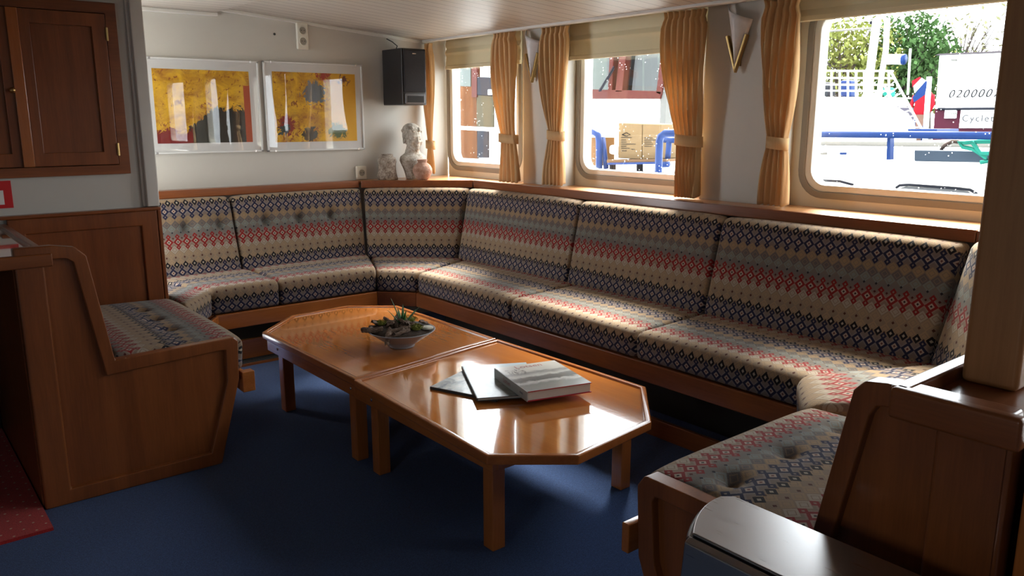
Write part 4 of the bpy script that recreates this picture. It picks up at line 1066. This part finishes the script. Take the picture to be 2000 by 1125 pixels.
for (a, b_) in ((1228, 1242), (1258, 1272), (1186, 1200)):
    quad(MB(), X + .45, .1, [(a, 200), (b_, 200), (b_, 80), (a, 80)]).build('cabin_upright', ODG, wh)
quad(MB(), X + .3, .02, [(1230, 150), (1243, 154), (1243, 140), (1232, 136)]).build('cabin_screen', ORB, wh)
m = MB(); line(m, X - .09, [(1170, 178), (1199, 130)], .009); line(m, X - .09, [(1173, 178), (1200, 134)], .006); m.build('wiper', ODG, wh, smooth=True)
quad(MB(), X - .03, .1, [(1288, 245), (1299, 245), (1304, 150), (1291, 186)]).build('corner_post', ext('grey_post', (.09, .09, .085)), wh)
quad(MB(), X - 1.6, 3.2, [(800, 345), (1345, 362), (1345, 352), (800, 333)]).build('deck', OW, wh)
# --- things standing on that deck
X = 5.0
def carton(pts, lab, lines, mark=None):
    c = at_x(pts[0][0], pts[0][1], X); b_ = empty('cardboard_box', c, label=lab, cat='box')
    quad(MB(), X, .35, pts).build('carton', OCB, b_, bevel=.006)
    m = MB()
    for (a, y, w) in lines: quad(m, X - .004, .003, [(a, y + .9), (a + w, y + .9), (a + w, y), (a, y)])
    m.build('printed_text', OTXT, b_)
    if mark: m = MB(); line(m, X - .004, mark + [mark[0]], .003, 5); m.build('printed_mark', OTXT, b_)
    return b_
carton([(1207, 309), (1253, 311), (1254, 242), (1208, 240)], 'left pale cardboard box with printed diamond, outside the middle window', [(1213, 268, 20), (1213, 273, 9), (1213, 277, 10), (1213, 281, 28), (1213, 285, 10), (1213, 289, 16), (1233, 291, 6), (1214, 294, 9)], [(1215, 263), (1223, 259), (1231, 263), (1223, 266)])
carton([(1254, 311), (1291, 310), (1291, 243), (1255, 242)], 'right pale cardboard box outside the middle window', [(1258, 269, 16), (1258, 273, 24), (1258, 277, 14), (1258, 281, 17), (1258, 285, 14)])
tb = empty('deck_table', at_x(1240, 312, X), label='low deck table with blue edge carrying the two cardboard boxes', cat='table')
quad(MB(), X - .1, .6, [(1185, 318), (1300, 316), (1300, 311), (1185, 312)]).build('table_top', ext('table_timber', (.09, .05, .025)), tb)
quad(MB(), X - .12, .02, [(1186, 322), (1300, 320), (1300, 316), (1186, 318)]).build('blue_edge', OBL, tb)
for a in (1190, 1243): quad(MB(), X, .05, [(a, 345), (a + 5, 345), (a + 5, 320), (a, 320)]).build('leg', ODG, tb)
def tube_chair(X, pts, lab, extra):
    c = empty('deck_chair', at_x(pts[0][0], pts[0][1], X), label=lab, cat='chair')
    for (nm, ps_, dx) in extra: m = MB(); line(m, X + dx, ps_, .022); m.build(nm, OBL, c, smooth=True)
    m = MB(); line(m, X, pts, .028); m.build('tube_frame', OBL, c, smooth=True); return c
tube_chair(4.9, [(1142, 258), (1160, 258), (1168, 264), (1170, 275), (1170, 330)], 'blue tubular deck chair at the left of the middle window', [('rear_leg', [(1177, 268), (1184, 330)], .05)])
tube_chair(4.7, [(1286, 337), (1288, 275), (1291, 266), (1299, 260), (1325, 260)], 'blue tubular deck chair at the right of the middle window', [('seat_rail', [(1290, 273), (1322, 274)], .3), ('rear_leg', [(1307, 275), (1303, 325)], .3), ('stretcher', [(1289, 322), (1306, 321)], .2)])
t_ = quad(MB(), 4.95, .2, [(1150, 322), (1168, 324), (1168, 269), (1150, 268)]).build('crate', ext('orange_slats', (.10, .045, .012))); tag(t_, 'orange wooden crate behind the left blue deck chair', 'crate')
ck = quad(MB(), 5.02, .2, [(1188, 301), (1206, 303), (1205, 285), (1189, 283)]).build('plastic_bag', OW, bevel=.02); tag(ck, 'white bag left of the cardboard boxes on deck', 'bag')
gp = MB(); line(gp, 7.5, [(1300, 205), (1297, 225), (1300, 237), (1310, 240), (1317, 228), (1316, 205)], .02); tag(gp.build('deck_ornament', ODG, smooth=True), 'dark scrolled metal ornament right of the wheelhouse', 'ornament')
tag(quad(MB(), 7.5, .1, [(1296, 202), (1330, 202), (1330, 196), (1296, 196)]).build('blue_board', OBL), 'short blue board right of the wheelhouse corner', 'board')
# --- white boat with blue rail (seen through the large window)
X = 5.2
wb = empty('white_boat', (X, 3, -1), label='white boat side with portlights filling the lower part of the large window', cat='boat')
quad(MB(), X, 2.6, [(1540, 430), (2000, 430), (2000, 290), (1540, 284)]).build('hull_side', OW, wb, bevel=.03)
for pts in ([(1592, 352), (1640, 354), (1666, 361)], [(1750, 367), (1757, 362), (1775, 361), (1870, 368), (1895, 371), (1908, 379)]):
    m = MB(); line(m, X - .01, pts, .008); m.build('portlight_rim', ODG, wb, smooth=True)
quad(MB(), X - .004, .01, [(1757, 368), (1898, 379), (1890, 374), (1868, 370), (1770, 364)]).build('portlight_pane', ext('grey_glass', (.07, .075, .085), .1), wb)
for (a, c_, mm) in ((1602, 1614, OGR), (1640, 1652, OBL)): quad(MB(), X - .012, .02, [(a, 302), (c_, 302), (c_, 298), (a, 298)]).build('small_vent', mm, wb)
m = MB(); line(m, 5.0, [(1540, 262), (1760, 263), (2000, 266)], .022, 12); rl2 = m.build('rail_tube', OBL, wb, smooth=True)
quad(MB(), 5.02, .05, [(1731, 312), (1738, 312), (1739, 264), (1733, 264)]).build('rail_post', OBL, wb)
m = MB(); line(m, 5.3, [(1540, 279), (1760, 282), (2000, 286)], .024, 12); tag(m.build('pole', OGR, smooth=True), 'long grey pole lying on the white boat roof below the blue rail', 'pole')
tag(quad(MB(), 5.1, .12, [(1785, 315), (1960, 318), (1960, 296), (1785, 293)]).build('fender_board', ext('slate_board', (.028, .04, .06))  , bevel=.008), 'dark blue grey fender board hanging on the white boat', 'board')
m = MB(); line(m, 5.05, [(1945, 276), (1905, 277), (1883, 279), (1873, 277), (1880, 287), (1900, 291), (1913, 299), (1925, 308), (1932, 315), (1915, 317)], .012); line(m, 5.04, [(1897, 276), (1903, 283), (1915, 300), (1945, 300)], .012)
tag(m.build('rope', OTEAL, smooth=True), 'teal rope looped over the grey pole and dark fender board', 'rope')
m = MB(); line(m, 5.2, [(1838, 293), (1845, 284), (1860, 276), (1872, 277)], .012); tag(m.build('rope', ext('brown_rope', (.05, .035, .03)), smooth=True), 'short brown rope tied beside the teal rope', 'rope')
X = 8.0
cr = empty('motor_cruiser', (X, 8, 0), label='white rounded motor boat behind the blue rail, left in the large window', cat='boat')
quad(MB(), X, .7, [(1540, 560), (1728, 560), (1728, 262), (1724, 240), (1712, 222), (1690, 208), (1660, 198), (1640, 190), (1540, 188)]).build('hull', OW, cr, bevel=.03)
quad(MB(), X + .8, .5, [(1697, 251), (1742, 252), (1742, 210), (1700, 206)]).build('dark_cabin', ext('purple_grey', (.045, .038, .055)), cr)
m = MB(); quad(m, X + .5, .5, [(1725, 258), (1830, 258), (1830, 252), (1725, 252)]); m.build('blue_gunwale', OBL, cr)
X = 9.0
rg = empty('deck_railing', (X, 9, 1.4), label='white lattice railing along the upper deck behind the rounded boat', cat='railing')
for k in range(10): m = MB(); line(m, X, [(1592 + 16 * k, 190), (1592 + 16 * k, 138)], .011, 6); m.build('post', OW, rg)
for y in (138, 152, 165, 177): m = MB(); line(m, X, [(1585, y), (1745, y + 1)], .010, 6); m.build('rail', OW, rg)
X = 8.7
ld = empty('gangway', (X, 8, 1), label='white lattice gangway sloping down right of the masts', cat='gangway')
for (a, b_) in (((1712, 190), (1748, 252)), ((1740, 140), (1800, 252)), ((1728, 168), (1772, 252))): m = MB(); line(m, X, [a, b_], .013, 6); m.build('side_rail', OW, ld)
for k in range(9):
    f = k / 8; m = MB(); line(m, X - .02, [(1714 + 34 * f, 190 + 62 * f), (1746 + 52 * f, 160 + 88 * f)], .006, 6); m.build('rung', OW, ld)
for k in range(4): m = MB(); line(m, X, [(1708, 192 + 14 * k), (1780 - 3 * k, 192 + 15 * k)], .006, 6); m.build('cross_bar', OW, ld)
def mast(X, pts, r, lab, extra=()):
    e_ = empty('mast', at_x(pts[0][0], pts[0][1], X), label=lab, cat='mast')
    m = MB(); line(m, X, pts, r, 10); m.build('pole', OW, e_, smooth=True)
    for nm, mt, ps_, rr_ in extra: m = MB(); line(m, X, ps_, rr_, 10); m.build(nm, mt, e_, smooth=True)
mast(9.2, [(1690, 225), (1702, 120), (1713, 36)], .045, 'thick white mast with lamp bracket left of centre in the large window', [('yard', OGR, [(1607, 62), (1712, 54)], .012), ('lamp_bracket', ODG, [(1700, 44), (1715, 42), (1715, 52)], .02), ('stay', OGR, [(1712, 52), (1709, 95)], .01)])
mast(9.3, [(1716, 200), (1722, 145), (1730, 100), (1733, 36)], .03, 'thinner white mast carrying the white cylinder lamp', [('cylinder_lamp', OW, [(1734, 116), (1766, 116)], .055), ('lamp_end', OBL, [(1763, 116), (1768, 116)], .058), ('bracket', ODG, [(1733, 40), (1733, 50)], .02)])
mast(9.0, [(1773, 185), (1778, 95)], .012, 'thin white antenna pole in front of the green tree')
for (nm, a, y, w, mt, lab) in (('tarpaulin', 1640, 156, 20, OBL, 'blue tarpaulin bundle behind the deck railing'), ('drum', 1722, 170, 12, OTEAL, 'teal drum behind the deck railing'), ('crate', 1606, 160, 10, ODG, 'dark crate behind the left end of the deck railing')):
    tag(quad(MB(), 9.12, .2, [(a, 189), (a + w, 189), (a + w, y), (a, y)]).build(nm, mt, bevel=.03), lab, 'deck gear')
ud = quad(MB(), 9.1, .3, [(1560, 206), (1745, 207), (1745, 190), (1560, 189)]).build('upper_deck', OW); tag(ud, 'white upper deck carrying the lattice railing', 'deck')
# flag and person
X = 11.0
fl = empty('flag', at_x(1812, 150, X), label='red, white and blue flag hanging beside the person in red', cat='flag')
m = MB(); line(m, X, [(1788, 620), (1808, 255), (1815, 150)], .035, 8); m.build('staff', OW, fl)
quad(MB(), X - .03, .01, [(1785, 200), (1806, 185), (1812, 160), (1808, 158), (1782, 190)]).build('blue_stripe', OBL, fl)
quad(MB(), X - .025, .01, [(1786, 182), (1808, 158), (1800, 152), (1784, 168)]).build('white_stripe', OW, fl)
quad(MB(), X - .02, .01, [(1782, 170), (1802, 156), (1796, 150), (1781, 158)]).build('red_stripe', ORED, fl)
X = 25.0
c = at_x(1799, 236, X); c.z = .65 + .92
pe = MB(); pe.lathe([(0, -.9), (.09, -.88), (.12, -.45), (.17, 0), (.20, .12), (.17, .30), (.22, .52), (.16, .62), (.07, .66), (.06, .70), (.085, .76), (.09, .83), (.06, .90), (0, .92)], (c.x, c.y, c.z), 16, sy=1.15)
pm = [ORED]; o = pe.build('person', ext('skin', (.14, .08, .06)), smooth=True); tag(o, 'person in a red jacket and dark blue trousers on the far quay', 'person')
j = MB(); j.lathe([(.17, -.02), (.215, .10), (.19, .30), (.24, .52), (.18, .63), (.08, .665)], (c.x, c.y, c.z), 16, sy=1.15)
for s_ in (-1, 1): j.tube([(c.x, c.y + s_ * .25, c.z + .54), (c.x - .03, c.y + s_ * .31, c.z + .28), (c.x - .12, c.y + s_ * .27, c.z + .05)], [.07, .06, .045], 8)
j.build('jacket', ORED, o, smooth=True)
j = MB(); 
for s_ in (-1, 1): j.tube([(c.x, c.y + s_ * .09, c.z + .02), (c.x, c.y + s_ * .10, c.z - .45), (c.x, c.y + s_ * .10, c.z - .9)], [.12, .09, .07], 8)
j.build('trousers', OBL, o, smooth=True)
j = MB(); j.ball((c.x + .02, c.y, c.z + .855), .095, (1, 1, .8), 12, 8); j.build('hair', ODG, o, smooth=True)
# white superstructure with registration number and maroon band
X = 13.0
hb = empty('hotel_barge', (X, 8, 0), label='white barge with maroon band, registration number and company sign at right in the large window', cat='boat')
quad(MB(), X, 4, [(1826, 214), (2060, 214), (2060, 98), (1834, 106)]).build('white_superstructure', OW, hb, bevel=.02)
quad(MB(), X - .05, 4.2, [(1826, 108), (2060, 98), (2060, 94), (1834, 105)]).build('roof_edge', ext('roof_edge_grey', (.06, .05, .055)), hb)  # roof edge in one even dark grey
quad(MB(), X - .02, 4, [(1820, 300), (2060, 300), (2060, 213), (1826, 213)]).build('maroon_hull', OMR, hb)
quad(MB(), X - .06, .05, [(1873, 250), (1990, 250), (1990, 214), (1877, 214)]).build('company_sign', OW, hb)
quad(MB(), X - .06, .05, [(1844, 231), (1866, 231), (1868, 210), (1846, 210)]).build('white_notice', OW, hb)
quad(MB(), X - .06, .06, [(1857, 119), (1866, 119), (1866, 115), (1857, 115)]).build('wall_lamp', OGR, hb)
m = MB(); line(m, X - .05, [(1832, 213), (2060, 212)], .02); m.build('rubbing_strake', ODG, hb)
def letters(txt, a, y, X, size, mat, italic=0):
    cu = bpy.data.curves.new('lettering', 'FONT'); cu.body = txt; cu.size = size; cu.extrude = .004; cu.shear = italic; cu.space_character = 1.25
    to = bpy.data.objects.new('tmp', cu); COL.objects.link(to); dg = bpy.context.evaluated_depsgraph_get()
    me = bpy.data.meshes.new_from_object(to.evaluated_get(dg)); bpy.data.objects.remove(to); me.materials.clear(); me.materials.append(mat)
    p = at_x(a, y, X); o = bpy.data.objects.new('lettering', me); COL.objects.link(o); o.parent = hb
    o.location = p - Vector(hb.location); o.rotation_euler = (math.pi / 2, 0, -math.pi / 2)
letters('020000714', 1851, 191, X - .06, .165, OTXT, .3)
letters('Cycletours', 1878, 237, X - .07, .135, ext('pale_grey_lettering', (.05, .05, .055)))
letters('2 HR', 1849, 224, X - .07, .06, ext('pale_green_lettering', (.11, .12, .09)))
# trees on the quay
def tree(cx, X, base, blobs, leafc, n, lab, trunk=.12, bare=False, seed=1):
    X += 9; q = random.Random(seed); b0 = at_x(cx, base, X); b0.z = .65; t = empty('tree', b0, label=lab, cat='tree')
    m = MB(); lm = MB()
    C = [(at_x(px, py, X + dx), r * 1.4) for (px, py, r, dx) in blobs]
    top = sum((c[0] for c in C), Vector()) / len(C)
    m.tube([b0, b0.lerp(top, .5) + Vector((.1, .1, 0)), top], [trunk, trunk * .7, trunk * .3], 8)
    for (c, r) in C:
        for k in range(14 if bare else 9):
            d = Vector((q.gauss(0, 1), q.gauss(0, 1), abs(q.gauss(.4, .8)))).normalized() * r * q.uniform(.7, 1.05)
            s0 = b0.lerp(top, q.uniform(.45, .8)); mid = s0.lerp(c + d, .5) + Vector((0, 0, .15))
            m.tube([s0, mid, c + d], [.035, .022, .008], 5)
        for k in range(n):
            d = Vector((q.gauss(0, 1), q.gauss(0, 1), q.gauss(0, 1))).normalized() * r * q.random() ** .4; p = c + d
            e = Vector((q.uniform(-1, 1), q.uniform(-1, 1), q.uniform(-1, 1))).normalized(); f_ = e.cross(Vector((.3, .5, .8))).normalized(); w = q.uniform(.07, .15)
            lm.add([p - e * w, p - f_ * w * .5, p + e * w, p + f_ * w * .5], [(0, 1, 2, 3)])
    m.build('trunk', ext('bark_' + str(seed), (.05, .04, .035)), t); lm.build('foliage', leafc, t)
YG = ext('yellow_green_leaves', (.17, .19, .05), .8); DG_ = ext('green_leaves', (.05, .10, .032), .8); PG_ = ext('pale_spring_leaves', (.22, .22, .12), .8)
tree(1640, 18, 200, [(1615, 105, 1.1, 0), (1645, 112, 1.1, 1), (1675, 110, 1.0, 0), (1615, 130, 1.1, 1), (1700, 120, .9, 1)], YG, 520, 'yellow green hedge-like tree at the left of the large window', seed=1)
tree(1728, 27, 200, [(1722, 115, .8, 0), (1735, 130, .7, 0)], YG, 400, 'small yellow green tree between the two masts', seed=2)
tree(1780, 20, 210, [(1768, 92, .9, 0), (1795, 98, .9, 1), (1780, 120, 1.1, 0), (1805, 130, .9, 0), (1760, 128, .8, 0), (1790, 155, 1.0, 1)], DG_, 650, 'full green tree behind the white cylinder lamp', seed=3)
tree(1818, 24, 215, [(1822, 140, .8, 0), (1820, 165, .9, 0)], YG, 420, 'pale green bush left of the white barge', seed=4)
tree(1878, 28, 215, [(1878, 85, 1.7, 0), (1900, 92, 1.2, 0), (1855, 90, 1.1, 0)], PG_, 90, 'nearly bare spring tree above the white barge', bare=True, seed=5)
